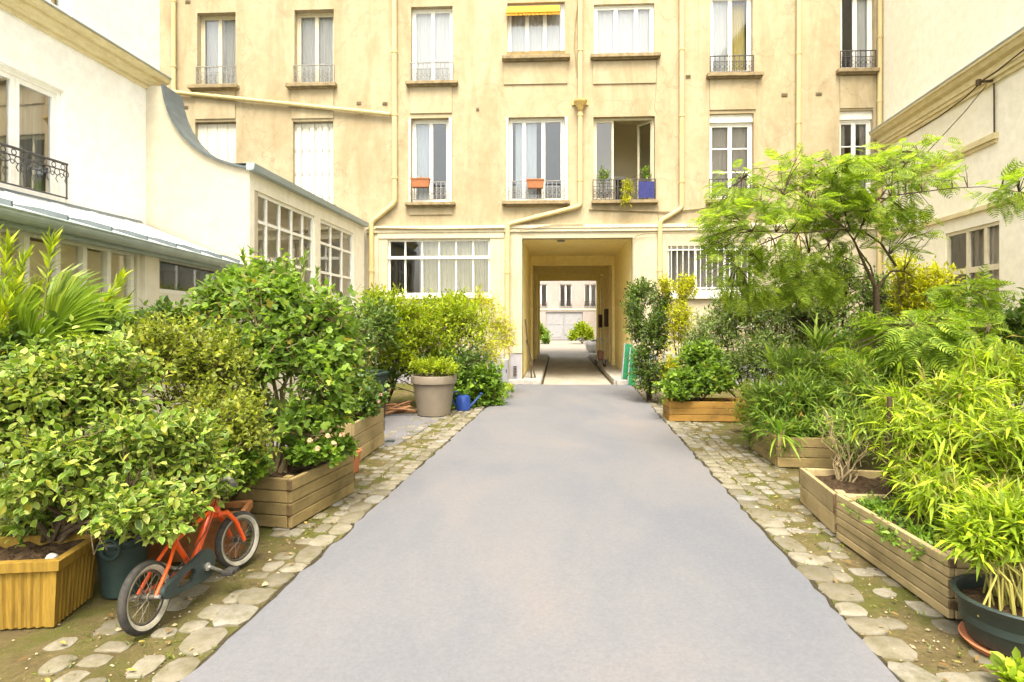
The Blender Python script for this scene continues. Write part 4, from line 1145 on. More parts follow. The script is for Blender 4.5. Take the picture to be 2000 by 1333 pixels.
m.box(hR[0], hR[0] + .06, y, y + .07, hR[2], hR[3]); m.box(hR[1] - .06, hR[1], y, y + .07, hR[2], hR[3]); m.box(hR[0] + .06, hR[1] - .06, y + .001, y + .07, hR[3] - .06, hR[3])
for u in us: m.box(u - .04, u + .04, y + .003, y + .066, hR[2], hR[3] - .06)
zm = RW.F(1935, 522)[1]; m.box(hR[0] + .06, hR[1] - .06, y + .006, y + .062, zm - .05, zm + .05)
pn.quad((hR[0], y + .04, hR[2]), (hR[1], y + .04, hR[2]), (hR[1], y + .04, hR[3]), (hR[0], y + .04, hR[3]))
f = m.build('window', CPAINT, cb); pn.build('pane', GLASS, f)
curtain_mesh(us[0] - .1, hR[1], hR[2], hR[3], .22, .012, 7).build('curtain', DRAPE, f)

# ================================================================== PROPS
ENDG = None
def wood_planter(name, label, corner, ang, L, Wd, H, boards, mat, group, wside=1, cap=False, soil_drop=.05, z0=.012, cross=None):
    """corner = front corner on the ground; L runs along ang; Wd runs to wside*90 degrees from it"""
    o = thing(name, label, 'planter', (corner[0], corner[1], 0), ang, group)
    s = wside
    def yb(a, b): return (min(s * a, s * b), max(s * a, s * b))
    m = MB(); t = .032; bh = H / boards
    for i in range(boards):
        a, b = z0 + bh * i + .003, z0 + bh * (i + 1) - .003
        if cap and i == boards - 1: b += .0
        r = random.uniform(-.003, .003); q = .006
        y0, y1 = yb(0 + r, t + r); m.box(q, L - q, y0, y1, a, b, ch=.004)
        y0, y1 = yb(Wd - t + r, Wd + r); m.box(q, L - q, y0, y1, a, b, ch=.004)
        y0, y1 = yb(t + .002, Wd - t - .002)
        m.box(0 + r, t + r, y0, y1, a, b, ch=.004); m.box(L - t + r, L + r, y0, y1, a, b, ch=.004)
    for e in (0, 1):      # interlocked end grain at the corners
        for i in range(1, boards, 2):
            a, b = z0 + bh * i + .006, z0 + bh * (i + 1) - .006
            y0, y1 = yb(-.004, t + .001); m.box(*((-.010, .0055) if e == 0 else (L - .0055, L + .010)), y0, y1, a, b, 1, ch=.003)
    m.build('boards', [mat, ENDG], o)
    for cx, cy in ((0, 0), (L, 0), (0, Wd), (L, Wd)):
        p = MB(); x0 = t + .002 if cx == 0 else L - t - .06; y0, y1 = yb(t + .003, t + .06) if cy == 0 else yb(Wd - t - .06, Wd - t - .003)
        p.box(x0, x0 + .058, y0, y1, z0, z0 + H + .004, ch=.004); p.build('corner_post', mat, o)
    if cross:
        m = MB(); y0, y1 = yb(.034, Wd - .034)
        for c in cross: m.box(c, c + .03, y0, y1, z0 + H * .45, z0 + H + .006, ch=.004)
        m.build('cross_board', mat, o)
    m = MB(); y0, y1 = yb(t, Wd - t); n = 14
    rg = np.random.default_rng(int(L * 1000))
    hz = rg.normal(size=(n + 1, n + 1)) * .012
    for i in range(n):
        for j in range(n):
            def q(a, b): return (t + (L - 2 * t) * a / n, y0 + (y1 - y0) * b / n, z0 + H - soil_drop + hz[a, b])
            m.quad(q(i, j), q(i + 1, j), q(i + 1, j + 1), q(i, j + 1))
    m.build('soil', SOIL, o, smooth=True)
    return o
GP = 'wooden planters along the drive'
ENDG = M('end_grain', (.17, .11, .05), (.09, .06, .03), 30)
a1 = math.atan2(5.28 - 4.35, -1.387 + 1.59)
wood_planter('wooden_planter', 'weathered plank planter holding the broad leaved shrub, just behind the small bicycle', (-1.59, 4.35), a1, .97, .52, .36, 4, WOODL, GP, 1)
a2 = math.atan2(7.44 - 6.28, -1.56 + 1.63)
wood_planter('wooden_planter', 'smooth pale plank planter with pink geraniums, beside the grey concrete pad', (-1.64, 6.28), a2, 1.15, .55, .44, 3, WOODP, GP, 1)
wood_planter('wooden_planter', 'low orange plank planter with bushy green shrub near the passage', (2.36, 9.08), R(-3), 1.2, .5, .30, 3, WOODO, GP, 1)
wood_planter('wooden_planter', 'plank planter overflowing with narrow leaves, between the orange planter and the jointed long ones', (2.72, 6.2), R(-6), .60, 1.12, .31, 3, WOODL, GP, 1)
a5 = math.atan2(4.99 - 4.23, 2.40 - 2.272)
wood_planter('wooden_planter', 'shorter pale plank planter holding bare twigs, butted against the long bamboo planter', (2.262, 4.25), a5, .78, .80, .285, 2, WOODP, GP, -1)
a6 = math.atan2(4.17 - 3.02, 2.235 - 2.185)
wood_planter('wooden_planter', 'long pale plank planter holding ground cover and tall bamboo', (2.185, 3.02), a6, 1.15, .85, .31, 6, WOODP, GP, -1, cross=(.03,))

# ochre ribbed planter
yp = thing('resin_planter', 'ochre ribbed rectangular planter in the corner beside the bicycle', 'planter', (-2.19, 2.92, 0), R(97))
yp.scale = (.9, 1, .86)
m = MB(); Lx, Ly, Hh = .46, .95, .40     # local x away from the camera, y to the left
def prism(m, inset0, inset1, z0, z1, rib=0, n=26):
    def loop(ins, z, ribbed):
        out = []
        for (ax, ay), (bx, by) in (((ins, ins), (Lx - ins, ins)), ((Lx - ins, ins), (Lx - ins, Ly - ins)), ((Lx - ins, Ly - ins), (ins, Ly - ins)), ((ins, Ly - ins), (ins, ins))):
            ln_ = math.hypot(bx - ax, by - ay); k = 42 if abs(bx - ax) > abs(by - ay) else 86; nx, ny = (by - ay) / ln_, -(bx - ax) / ln_
            for i in range(k):
                t = i / k; s = (rib if ribbed else 0) * (1 if i % 4 < 2 else 0) * (1 if .05 < t < .95 else 0)
                out.append((ax + (bx - ax) * t - nx * s, ay + (by - ay) * t - ny * s, z))
        return out
    a, b = loop(inset0, z0, rib > 0), loop(inset1, z1, rib > 0); base = len(m.v); m.v += a + b; k = len(a)
    for i in range(k): m.f.append((base + i, base + (i + 1) % k, base + k + (i + 1) % k, base + k + i)); m.mi.append(0)
prism(m, .045, .022, .012, .335, .009); prism(m, .022, .004, .335, .345); prism(m, .004, .0, .345, .40); prism(m, .0, .035, .40, .405); prism(m, .035, .05, .405, .30)
m.poly([(.05, .05, .02), (.05, Ly - .05, .02), (Lx - .05, Ly - .05, .02), (Lx - .05, .05, .02)])
m.build('tub', YPLAS, yp)
m = MB(); n = 16; rg = np.random.default_rng(2); hz = rg.normal(size=(n + 1, n + 1)) * .014
for i in range(n):
    for j in range(n):
        def q(a, b): return (.04 + (Lx - .08) * a / n, .04 + (Ly - .08) * b / n, .355 + hz[a, b])
        m.quad(q(i, j), q(i + 1, j), q(i + 1, j + 1), q(i, j + 1))
m.build('soil', SOIL, yp, smooth=True)
def pebble(name, label, c, r, mat, seed):
    rg = np.random.default_rng(seed); m = MB(); n = 14
    prof = [(r[0] * math.sin(math.pi * k / 8) + .001, -r[1] * math.cos(math.pi * k / 8)) for k in range(9)]
    m.lathe(prof, n); m.v = [tuple(np.array(v) * (1 + rg.normal() * .08) + np.array((v[0] * .3, 0, 0))) for v in m.v]
    o = m.build(name, mat, smooth=True); o.location = c; tag(o, label, 'stone'); return o
p = P(122, 1074, 3.12); pebble('white_stone', 'white stone lying on the soil of the ochre planter', (-2.30, 3.02, .325), (.022, .02), PAPER, 4)

# dark flower pot standing behind the ochre planter
def pot(name, label, cat, c, prof, mat, soil_r=None, soil_z=None, extra=None, rim=True, group=None, n=40):
    o = thing(name, label, cat, c, 0, group)
    m = MB(); m.lathe(prof, n); m.build('pot', mat, o, smooth=True)
    if soil_r:
        m = MB(); rg = np.random.default_rng(int(c[1] * 100)); k = 24
        rings = [[(soil_r * q / 4 * math.cos(6.283 * i / k), soil_r * q / 4 * math.sin(6.283 * i / k), soil_z + rg.normal() * .008) for i in range(k)] for q in range(1, 5)]
        b = 0; m.v.append((0, 0, soil_z + .01))
        for r_ in rings: m.v += r_
        for i in range(k): m.f.append((0, 1 + i, 1 + (i + 1) % k)); m.mi.append(0)
        for L in range(3):
            for i in range(k): m.f.append((1 + L * k + i, 1 + (L + 1) * k + i, 1 + (L + 1) * k + (i + 1) % k, 1 + L * k + (i + 1) % k)); m.mi.append(0)
        m.build('soil', SOIL, o, smooth=True)
    return o
def potprof(rb, rt, h, rimh, rimw, t=.02, drop=.05):
    return [(rb * .9, .0), (rb, .01), (rt - rimw, h - rimh), (rt, h - rimh + .008), (rt + .006, h - .01), (rt, h), (rt - t, h), (rt - t - .006, h - .02), (rt - t * 1.6, h - drop * 2.4)]
dk = pot('plant_pot', 'dark grey green pot squeezed between ochre planter and bicycle', 'pot', (-2.15, 3.34, .01), potprof(.10, .135, .31, .04, .008), DKGREEN, .115, .24)
m = MB(); m.ring((0.02, -.14, .285), .05, .010, 'y', 16, 6); m.build('handle', DKGREEN, dk, smooth=True)
tp = pot('plant_pot', 'big taupe tapered pot with thick rim and clipped lime shrub', 'pot', (-1.26, 9.75, .01), potprof(.26, .365, .64, .13, .03, .03), TAUPE, .32, .57)
bp_ = pot('plant_pot', 'black green round tub of bamboo in the near corner', 'pot', (2.32, 2.76, .035), potprof(.2, .250, .21, .03, .008, .014), BLACKPL,   .225, .165)
m = MB(); m.ring((0, 0, .205), .253, .008, 'z', 40, 6); m.build('rim', BLACKPL, bp_, smooth=True)
o = thing('pot_saucer', 'terracotta saucer under the black green tub', 'saucer', (2.32, 2.76, .0))
m = MB(); m.lathe([(.17, .006), (.205, .008), (.228, .036), (.223, .04), (.2, .03), (.05, .03)], 40); m.build('dish', TERRA, o, smooth=True)
m = MB()
for k in range(3): a = k * 2.1 + .6; m.box(math.cos(a) * .13 - .04, math.cos(a) * .13 + .04, math.sin(a) * .13 - .04, math.sin(a) * .13 + .04, 0, .0055)
m.build('foot', TERRA, o)
rp = pot('plant_pot', 'small terracotta pot wedged between the two plank planters by the pad', 'pot', (-1.60, 6.02, .01), potprof(.07, .10, .22, .05, .012), TERRA, .08, .17)
tt = pot('plant_pot', 'slim terracotta pot in the ivy by the blue watering can', 'pot', (-.58, 11.1, .01), potprof(.10, .13, .40, .06, .012), TERRA, .11, .34)
t2 = pot('plant_pot', 'terracotta pot high among the narrow leaves under the feathery tree', 'pot', (4.25, 7.4, .78), potprof(.15, .20, .28, .06, .015), TERRA, .17, .22)
o = thing('plant_stand', 'dark timber stand carrying the terracotta pot under the feathery tree', 'stand', (4.25, 7.4, 0))
m = MB(); m.box(-.24, .24, -.24, .24, .74, .778, ch=.006); m.build('top', DARKW, o)
for x in (-.2, .2):
    for y in (-.2, .2): m = MB(); m.box(x - .025, x + .025, y - .025, y + .025, 0, .739); m.build('leg', DARKW, o)
o = thing('terracotta_trough', 'orange terracotta trough low behind the bicycle', 'planter', (-2.02, 3.86, .01), R(12))
m = MB()
for k, (q, z) in enumerate(((.03, 0), (.0, .26), (-.012, .26), (-.012, .31))): pass
def frust(m, x0, x1, y0, y1, z0, z1, ins):
    a = [(x0 + ins, y0 + ins, z0), (x1 - ins, y0 + ins, z0), (x1 - ins, y1 - ins, z0), (x0 + ins, y1 - ins, z0)]; b = [(x0, y0, z1), (x1, y0, z1), (x1, y1, z1), (x0, y1, z1)]
    n = len(m.v); m.v += a + b
    for i in range(4): m.f.append((n + i, n + (i + 1) % 4, n + 4 + (i + 1) % 4, n + 4 + i)); m.mi.append(0)
    m.f.append((n + 3, n + 2, n + 1, n)); m.mi.append(0)
TROUGH = M('weathered_terracotta', (.36, .16, .06), (.24, .10, .04), 10, .85, .2)
frust(m, -.3, .3, -.12, .12, 0, .25, .03); m.box(-.315, .315, -.135, -.105, .245, .30, ch=.006); m.box(-.315, .315, .105, .135, .245, .30, ch=.006); m.box(-.315, -.285, -.104, .104, .245, .30, ch=.006); m.box(.285, .315, -.104, .104, .245, .30, ch=.006)
m.build('tub', TROUGH, o); m = MB(); m.quad((-.285, -.105, .26), (.285, -.105, .26), (.285, .105, .26), (-.285, .105, .26)); m.build('soil', SOIL, o)

# blue watering can
o = thing('watering_can', 'blue watering can on the ground under the ivy', 'watering can', (-.83, 10.25, .008), R(15))
m = MB(); m.lathe([(.10, 0), (.12, .01), (.125, .2), (.11, .24), (.06, .26), (.055, .24)], 24); m.build('body', BLUEPL, o, smooth=True)
m = MB(); m.tube([(.11, 0, .05), (.2, 0, .14), (.30, 0, .25)], [.022, .018, .014], 10); m.lathe([(.015, 0), (.035, .03), (.03, .035)], 12, (.31, 0, .25)); m.build('spout', BLUEPL, o, smooth=True)
m = MB(); m.tube([(-.05, 0, .25), (-.10, 0, .33), (-.18, 0, .30), (-.19, 0, .18), (-.12, 0, .08)], .013, 8); m.build('handle', BLUEPL, o, smooth=True)

# dark green bin
o = thing('dustbin', 'dark green bin half hidden behind the geranium planter', 'bin', (-2.17, 9.3, .006), R(-8))
m = MB(); frust(m, -.2, .2, -.2, .2, 0, .68, .04); m.build('body', DKGREEN, o)
m = MB(); m.box(-.22, .22, -.22, .22, .68, .73, ch=.015); m.box(-.15, .15, -.15, .15, .73, .76, ch=.02); m.build('lid', DKGREEN, o)
m = MB(); m.tube([(-.15, -.23, .66), (.15, -.23, .66)], .014, 8); m.build('handle', DKGREEN, o)

# firewood: each stick a thing
rg = np.random.default_rng(21)
GW = 'broken sticks heaped beside the taupe pot'
for i in range(14):
    L_ = rg.uniform(.25, .55); an = rg.uniform(-.5, .9); x = -1.95 + rg.uniform(-.22, .22); y = 9.78 + rg.uniform(-.15, .25); z = .03 + .025 * (i // 3)
    m = MB(); d = Vector((math.cos(an), math.sin(an) * .5, rg.uniform(-.05, .45))).normalized(); c = Vector((0, 0, 0))
    r_ = rg.uniform(.012, .028); m.tube([-d * L_ / 2, d * .02 + Vector((0, .01, .01)), d * L_ / 2], [r_, r_ * .95, r_ * .8], 7)
    z = max(z, abs(d.z) * L_ / 2 + .02)
    o = m.build('stick', M('reddish_wood', (.30, .15, .06), (.16, .08, .04), 25), smooth=True); o.location = (x, y, z)
    tag(o, 'brown broken stick in the heap left of the taupe pot', 'stick', GW)
m = MB(); m.box(-.05, .05, -.035, .035, 0, .02, ch=.006)
o = m.build('drain_cap', DKGREEN); o.location = (-1.52, 7.55, .007); tag(o, 'small dark cap lying on the grey pad beside the geranium planter', 'cap')

# electric cabinet by the passage, boards leaning on the jamb
c0 = fw(FAC.F(985, 700)[0], -.02); 
o = thing('utility_cabinet', 'grey lilac cabinet against the wall, left of the passage', 'cabinet', c0, FAC.ang)
m = MB(); m.box(-.22, .12, -.30, -.02, .01, .62, ch=.012); m.build('body', GREYM, o)
m = MB(); m.box(-.20, .10, -.315, -.301, .05, .58, ch=.006); m.build('door', GREYM, o)
m = MB(); m.box(.06, .08, -.33, -.316, .3, .38); m.build('handle', DARKW, o)
o = thing('vent_grille', 'small dark grille low on the grey wall base left of the passage', 'grille', fw(FAC.F(1006, 700)[0], -.02), FAC.ang)
m = MB(); m.box(-.05, .05, -.03, 0, .16, .46); m.build('frame', GREYM, o)
m = MB()
for k in range(7): m.box(-.04, .04, -.036, -.0305, .185 + k * .037, .21 + k * .037)
m.build('slat', DARKW, o)
for k, (u, lean, hgt, mat, lb) in enumerate(((.30, .16, 1.45, DARKW, 'dark narrow board leaning on the left jamb of the passage'), (.39, .22, .95, DARKW, 'shorter dark plank leaning in front of the narrow board at the passage'))):
    m = MB(); m.box(0, .03, -.09, .09, 0, hgt, ch=.004)
    o = m.build('leaning_board', mat); p = fw(u + .16, .12 + .1 * k, .135); o.location = p; o.rotation_euler = (0, -math.atan2(lean, hgt), FAC.ang); tag(o, lb, 'board')
for k, (u, d, lb) in enumerate(((2.72, -.15, 'green panel leaning at the right jamb of the passage, the inner of two'), (2.84, -.32, 'green panel leaning in front of its twin beside the ivy column'))):
    o = thing('green_panel', lb, 'panel', fw(u, d, .012 if k else .014), FAC.ang + R(18))
    o.rotation_euler = (R(-9), R(8), FAC.ang + R(12))
    m = MB(); m.box(-.10, .10, -.012, .012, .13 if not k else .0, .98 - .1 * k, ch=.004); m.build('board', GREENP, o)
    m = MB(); m.box(-.105, -.085, -.02, .02, .0, 1.0 - .1 * k); m.build('edge_rail', GREYM, o)
# things in the far court
o = thing('rubble_bag', 'white rubble sack on the right of the far court', 'sack', (4.15, 30.2, .005))
m = MB(); m.lathe([(.35, 0), (.48, .12), (.5, .4), (.42, .55), (.3, .6), (.25, .52)], 18); m.v = [(v[0] * (1 + .1 * math.sin(7 * v[2] + v[0] * 5)), v[1], v[2] * (1 + .1 * math.sin(v[0] * 9))) for v in m.v]; m.build('sack', PAPER, o, smooth=True)
m = MB(); m.lathe([(.3, .0), (.34, .03), (.2, .09)], 14, (.1, -.05, .54)); m.build('debris', DARKW, o, smooth=True)
o = thing('folded_pushchair', 'brown folded cart parked inside the passage by the right wall', 'cart', fw(inw(2.42, 4.0), 4.0, .135), FAC.ang)
m = MB()
for x in (-.1, .1):
    m.tube([(x, -.25, .1), (x, .1, .55), (x, .2, .85)], .015, 6); m.tube([(x, .2, .1), (x, -.1, .5)], .015, 6)
m.tube([(-.1, .2, .85), (.1, .2, .85)], .018, 6); m.build('frame', GREYM, o)
for y in (-.25, .2):
    m = MB(); m.ring((-.12, y, .1), .085, .018, 'x', 16, 6); m.ring((.12, y, .1), .085, .018, 'x', 16, 6); m.build('wheel', RUBBER, o, smooth=True)
m = MB(); m.box(-.09, .09, -.15, .12, .2, .5, ch=.03); m.build('bag', M('brown_cloth', (.22, .11, .06), (.14, .07, .04), 10), o)

# ------------------------------------------------------------ children's bicycle
hd_ = math.atan2(.77, .095)
bk = thing('small_bicycle', 'orange child bicycle leaning into the variegated shrub', 'bicycle', (-1.745, 2.90, .012), hd_)
bk.rotation_euler = (R(-5), 0, hd_)
WR = .168
DARKSTEEL = M('tarnished_steel', (.22, .2, .16), (.12, .1, .08), 30, .5, .5, .6)
def wheel(x, steer=0.0):
    wmat = Matrix.Translation((x, 0, WR)) @ Matrix.Rotation(steer, 4, 'Z')
    def tr(m): m.v = [tuple(wmat @ Vector(v)) for v in m.v]; return m
    t = tr(MB().ring((0, 0, 0), WR - .021, .021, 'y', 48, 10)).build('wheel', RUBBER, bk, smooth=True)
    s = MB()
    for sg in (-1, 1):
        n = 48; b = len(s.v)
        for i in range(n):
            a = 2 * math.pi * i / n
            for rr, h in ((WR - .044, .0090), (WR - .038, .0158), (WR - .030, .0205), (WR - .022, .0218)): s.v.append((rr * math.cos(a), sg * h, rr * math.sin(a)))
        for i in range(n):
            for k in range(3): s.f.append((b + i * 4 + k, b + i * 4 + k + 1, b + ((i + 1) % n) * 4 + k + 1, b + ((i + 1) % n) * 4 + k)); s.mi.append(0)
    tr(s).build('sidewall', WALLTYRE, t, smooth=True)
    r = MB().ring((0, 0, 0), WR - .050, .0065, 'y', 40, 8); tr(r).build('rim', DARKSTEEL, t, smooth=True)
    k = MB()
    for i in range(24):
        a = 2 * math.pi * i / 24; sg = 1 if i % 2 else -1; a2 = a + .3 * (1 if i % 4 < 2 else -1)
        k.tube([(.02 * math.cos(a2), sg * .022, .02 * math.sin(a2)), ((WR - .053) * math.cos(a), 0, (WR - .053) * math.sin(a))], .0018, 4)
    k.tube([(0, -.05, 0), (0, .05, 0)], .013, 10); k.ring((0, .022, 0), .02, .004, 'y', 14, 5); k.ring((0, -.022, 0), .02, .004, 'y', 14, 5)
    tr(k).build('spokes', DARKSTEEL, t, smooth=True)
WB = .776
wheel(0); wheel(WB, R(-14))
m = MB()
bb, ht, hb, st = (.34, 0, .175), (.565, 0, .475), (.592, 0, .395), (.21, 0, .40)
m.tube([(.567, 0, .44), (.47, 0, .335), bb], [.020, .020, .018], 12); m.tube([bb, (.25, 0, .32), st], .014, 10)
m.tube([ht, hb], .022, 12); m.ring(ht, .022, .005, 'z', 12, 6)
for sg in (-1, 1):
    m.tube([(.225, sg * .012, .36), (.12, sg * .040, .27), (0, sg * .050, WR)], .009, 8); m.tube([(.33, sg * .02, .175), (.2, sg * .040, .172), (0, sg * .050, WR)], .009, 8)
m.tube([(.235, 0, .355), (.575, 0, .425)], .010, 8)
m.build('frame', ORANGE, bk, smooth=True)
m = MB(); m.tube([(.46, .12, .60), (.56, .07, .60), (.60, .03, .52), (.58, .02, .40)], .003, 5); m.tube([(.46, -.12, .60), (.55, -.09, .61), (.57, -.03, .50), (.45, -.024, .33), (.30, -.03, .26), (.08, -.05, .21)], .003, 5); m.build('brake_cable', RUBBER, bk, smooth=True)
m = MB(); sm = Matrix.Translation((WB, 0, 0)) @ Matrix.Rotation(R(-14), 4, 'Z') @ Matrix.Translation((-WB, 0, 0))
m.tube([(.556, 0, .50), (.604, 0, .375)], .018, 10); m.box(.578, .65, -.045, .045, .362, .388, ch=.010)
for sg in (-1, 1): m.tube([(.60, sg * .040, .375), (.665, sg * .046, .37), (.725, sg * .048, .30), (WB, sg * .050, WR)], [.015, .015, .013, .011], 10)
m.v = [tuple(sm @ Vector(v)) for v in m.v]; m.build('fork', ORANGE, bk, smooth=True)
m = MB(); m.tube([(.556, 0, .49), (.535, 0, .565)], .012, 10); m.tube([(.43, .22, .60), (.48, .16, .61), (.535, .05, .57), (.535, -.05, .57), (.48, -.16, .61), (.43, -.22, .60)], .010, 8)
hb_ = m.build('handlebar', STEEL, bk, smooth=True)
for sg in (-1, 1): m = MB(); m.tube([(.44, sg * .205, .60), (.385, sg * .255, .592)], .014, 8); m.build('grip', RUBBER, hb_, smooth=True)
m = MB(); m.tube([st, (.19, 0, .45)], .011, 8)
b = len(m.v)
prof = [(.03, .065, .45), (.08, .072, .462), (.16, .06, .458), (.24, .027, .452), (.29, .016, .447)]
for x, w, z in prof:
    for a in range(10): an = 2 * math.pi * a / 10; m.v.append((x, w * math.cos(an), z + .022 * math.sin(an)))
for i in range(4):
    for k in range(10): m.f.append((b + i * 10 + k, b + i * 10 + (k + 1) % 10, b + i * 10 + 10 + (k + 1) % 10, b + i * 10 + 10 + k)); m.mi.append(0)
m.f.append(tuple(b + k for k in range(9, -1, -1))); m.mi.append(0); m.f.append(tuple(b + 40 + k for k in range(10))); m.mi.append(0)
m.build('saddle', RUBBER, bk, smooth=True)
# closed chain case: stadium outline with a slot
m = MB(); n = 16; y0, y1 = -.085, -.058
def stad(r0, r1, x0, x1, z0, z1):
    out = []
    for i in range(n + 1): a = math.pi / 2 + math.pi * i / n; out.append((x0 + r0 * math.cos(a), z0 + r0 * math.sin(a)))
    for i in range(n + 1): a = -math.pi / 2 + math.pi * i / n; out.append((x1 + r1 * math.cos(a), z1 + r1 * math.sin(a)))
    return out
o_, i_ = stad(.034, .078, .05, .345, .170, .186), stad(.016, .034, .13, .225, .170, .176)
k = len(o_); b = len(m.v)
for y in (y0, y1): m.v += [(x, y, z) for x, z in o_] + [(x, y, z) for x, z in i_]
for j in range(k):
    q = (j + 1) % k
    m.f += [(b + j, b + q, b + k + q, b + k + j), (b + 2 * k + q, b + 2 * k + j, b + 3 * k + j, b + 3 * k + q), (b + j, b + 2 * k + j, b + 2 * k + q, b + q), (b + k + j, b + k + q, b + 3 * k + q, b + 3 * k + j)]
    m.mi += [0] * 4
cc = m.build('chain_case', M('case_plastic', (.032, .048, .044), (.02, .03, .028), 9, .45, .4), bk, smooth=True)
m = MB(); m.lathe([(.02, 0), (.022, .012), (.012, .018)], 14); m.v = [(v[0] + .34, -.085 - v[2], v[1] + .175) for v in m.v]; m.tube([(.0, -.05, WR), (.0, -.075, WR)], .009, 8); m.build('bolt', STEEL, cc, smooth=True)
for sg, dx, dz in ((-1, .095, -.065), (1, -.095, .065)):
    m = MB(); m.tube([(.34, sg * .05, .175), (.34, sg * .105, .175), (.34 + dx, sg * .112, .175 + dz)], .009, 8); m.tube([(.34 + dx, sg * .11, .175 + dz), (.34 + dx, sg * .19, .175 + dz)], .006, 6)
    c = m.build('crank', STEEL, bk, smooth=True)
    m = MB(); m.box(.34 + dx - .04, .34 + dx + .04, min(sg * .125, sg * .19), max(sg * .125, sg * .19), .175 + dz - .012, .175 + dz + .012, ch=.005)
    m.build('pedal', RUBBER, c)
# window boxes on railings
def window_box(label, px0, px1, py0, py1):
    a, b, c, d = W(px0, px1, py0, py1); o = thing('window_box', label, 'window box', fw((a + b) / 2, -.16, c), FAC.ang)
    m = MB(); w = (b - a) / 2; frust(m, -w, w, -.09, .09, 0, d - c, .025); m.box(-w - .01, w + .01, -.10, -.08, d - c - .03, d - c, ch=.004); m.box(-w - .01, w + .01, .08, .10, d - c - .03, d - c, ch=.004)
    m.build('trough', WINEPL, o); m = MB(); m.quad((-w, -.08, d - c - .025), (w, -.08, d - c - .025), (w, .08, d - c - .025), (-w, .08, d - c - .025)); m.build('soil', SOIL, o)
    return fw((a + b) / 2, -.16, d), w
wb1, ww1 = window_box('orange window box on the railing of a narrow two leaf window', 806, 842, 352, 369)
wb2, ww2 = window_box('orange window box on the railing of the three leaf window above the drive', 1029, 1063, 354, 371)
print('BUILT SETTING')

# ================================================================== PLANTS
TH = []
def lp(px, py, Y): return P(px, py, Y)
# --- left bank
plant('variegated_shrub', 'large cream edged variegated shrub spilling over the ochre planter', 'shrub', (-2.45, 3.25, .35),
      [lobe(70, 790, 3.25, 120, 120, .35), lobe(190, 770, 3.5, 120, 120, .35), lobe(110, 920, 3.05, 130, 95, .3), lobe(270, 890, 3.3, 110, 110, .3), lobe(300, 1000, 3.1, 75, 72, .2), lobe(215, 985, 3.05, 70, 55, .2), lobe(-40, 860, 3.2, 110, 160, .35), lobe(360, 880, 3.45, 80, 90, .25), lobe(310, 1030, 2.98, 60, 50, .16), lobe(240, 1000, 2.85, 60, 40, .16), lobe(60, 1010, 3.25, 70, 45, .2), lobe(400, 950, 3.5, 55, 50, .2), lobe(370, 985, 3.2, 40, 40, .14), lobe(435, 925, 3.45, 42, 28, .14)],
      2300, 8, (.050, .028), .17, LF_VAR, T_OV, 12, .014, 1, ang=62, up_bias=.15, droop=.18)
plant('yellowish_shrub', 'yellowish small leaved shrub behind the variegated one, under the lean-to', 'shrub', (-2.45, 4.5, .0),
      [lobe(320, 700, 4.3, 100, 95, .4), lobe(420, 730, 4.4, 90, 95, .4), lobe(260, 690, 4.5, 80, 70, .35), lobe(400, 840, 4.1, 95, 95, .35), lobe(470, 850, 4.0, 60, 90, .3)],
      1700, 9, (.040, .021), .16, LF_SMALL, T_OV, 10, .012, 2, ang=58, up_bias=.3)
plant('dark_shrub', 'dark glossy shrub low in front of the palm', 'shrub', (-3.0, 4.0, 0),
      [lobe(60, 700, 3.9, 120, 75, .3), lobe(200, 650, 4.3, 90, 45, .3), lobe(330, 620, 4.9, 60, 30, .3)],
      420, 8, (.06, .034), .16, LF_DARK, T_OV, 7, .012, 3, ang=55)
# fan palm
pb = Vector((-3.35, 4.25, 0)); po = thing('fan_palm', 'bright green fan palm in front of the lean-to windows', 'palm', pb)
blades = MB()
def fan(c, d, upv, r, n=24, spread=125, seed=0):
    rg = np.random.default_rng(seed); d = Vector(d).normalized(); s = d.cross(Vector(upv)).normalized(); nn = s.cross(d)
    pos = []
    for i in range(n):
        a = R(-spread / 2 + spread * i / (n - 1)) + rg.normal() * .015; L_ = r * (.82 + .18 * math.cos(a)) * rg.uniform(.95, 1.05)
        ax = d * math.cos(a) + s * math.sin(a); sd = -d * math.sin(a) + s * math.cos(a); fold = nn * .012
        w = .021; p0 = Vector(c); p1 = p0 + ax * L_ * .5 + nn * .02; p2 = p0 + ax * L_ * .8; p3 = p0 + ax * L_ - nn * L_ * .09 + Vector((0, 0, -.02))
        b = len(blades.v)
        blades.v += [tuple(p0), tuple(p1 - sd * w + fold), tuple(p1), tuple(p1 + sd * w + fold), tuple(p2 - sd * w * .7 + fold), tuple(p2), tuple(p2 + sd * w * .7 + fold), tuple(p3)]
        blades.f += [(b, b + 2, b + 1), (b, b + 3, b + 2), (b + 1, b + 2, b + 5, b + 4), (b + 2, b + 3, b + 6, b + 5), (b + 4, b + 5, b + 7), (b + 5, b + 6, b + 7)]; blades.mi += [0] * 6
stalks = MB(); crown = pb + Vector((0, 0, .55))
for k, (px, py, Y, d, up_, r) in enumerate(((95, 650, 4.1, (.8, -.1, .62), (-.3, -1, .3), .56), (165, 665, 4.3, (.9, .1, .4), (0, -1, .4), .44), (10, 660, 4.0, (-.4, 0, .9), (.1, -1, .2), .46), (60, 690, 3.9, (.2, -.4, .8), (0, -1, .5), .42), (-60, 640, 4.3, (-.8, 0, .6), (0, -1, .3), .5), (140, 700, 4.0, (.9, -.3, .1), (0, -.6, .8), .42), (120, 640, 4.6, (.15, .4, .8), (0, -1, .2), .42))):
    c = P(px, py, Y); fan(c, d, up_, r, seed=k); mid = (c + crown) / 2 + Vector((0, 0, .06)); stalks.tube([crown, mid, c], [.016, .012, .009], 6)
blades.build('fan', LF_PALM, po, local=False)
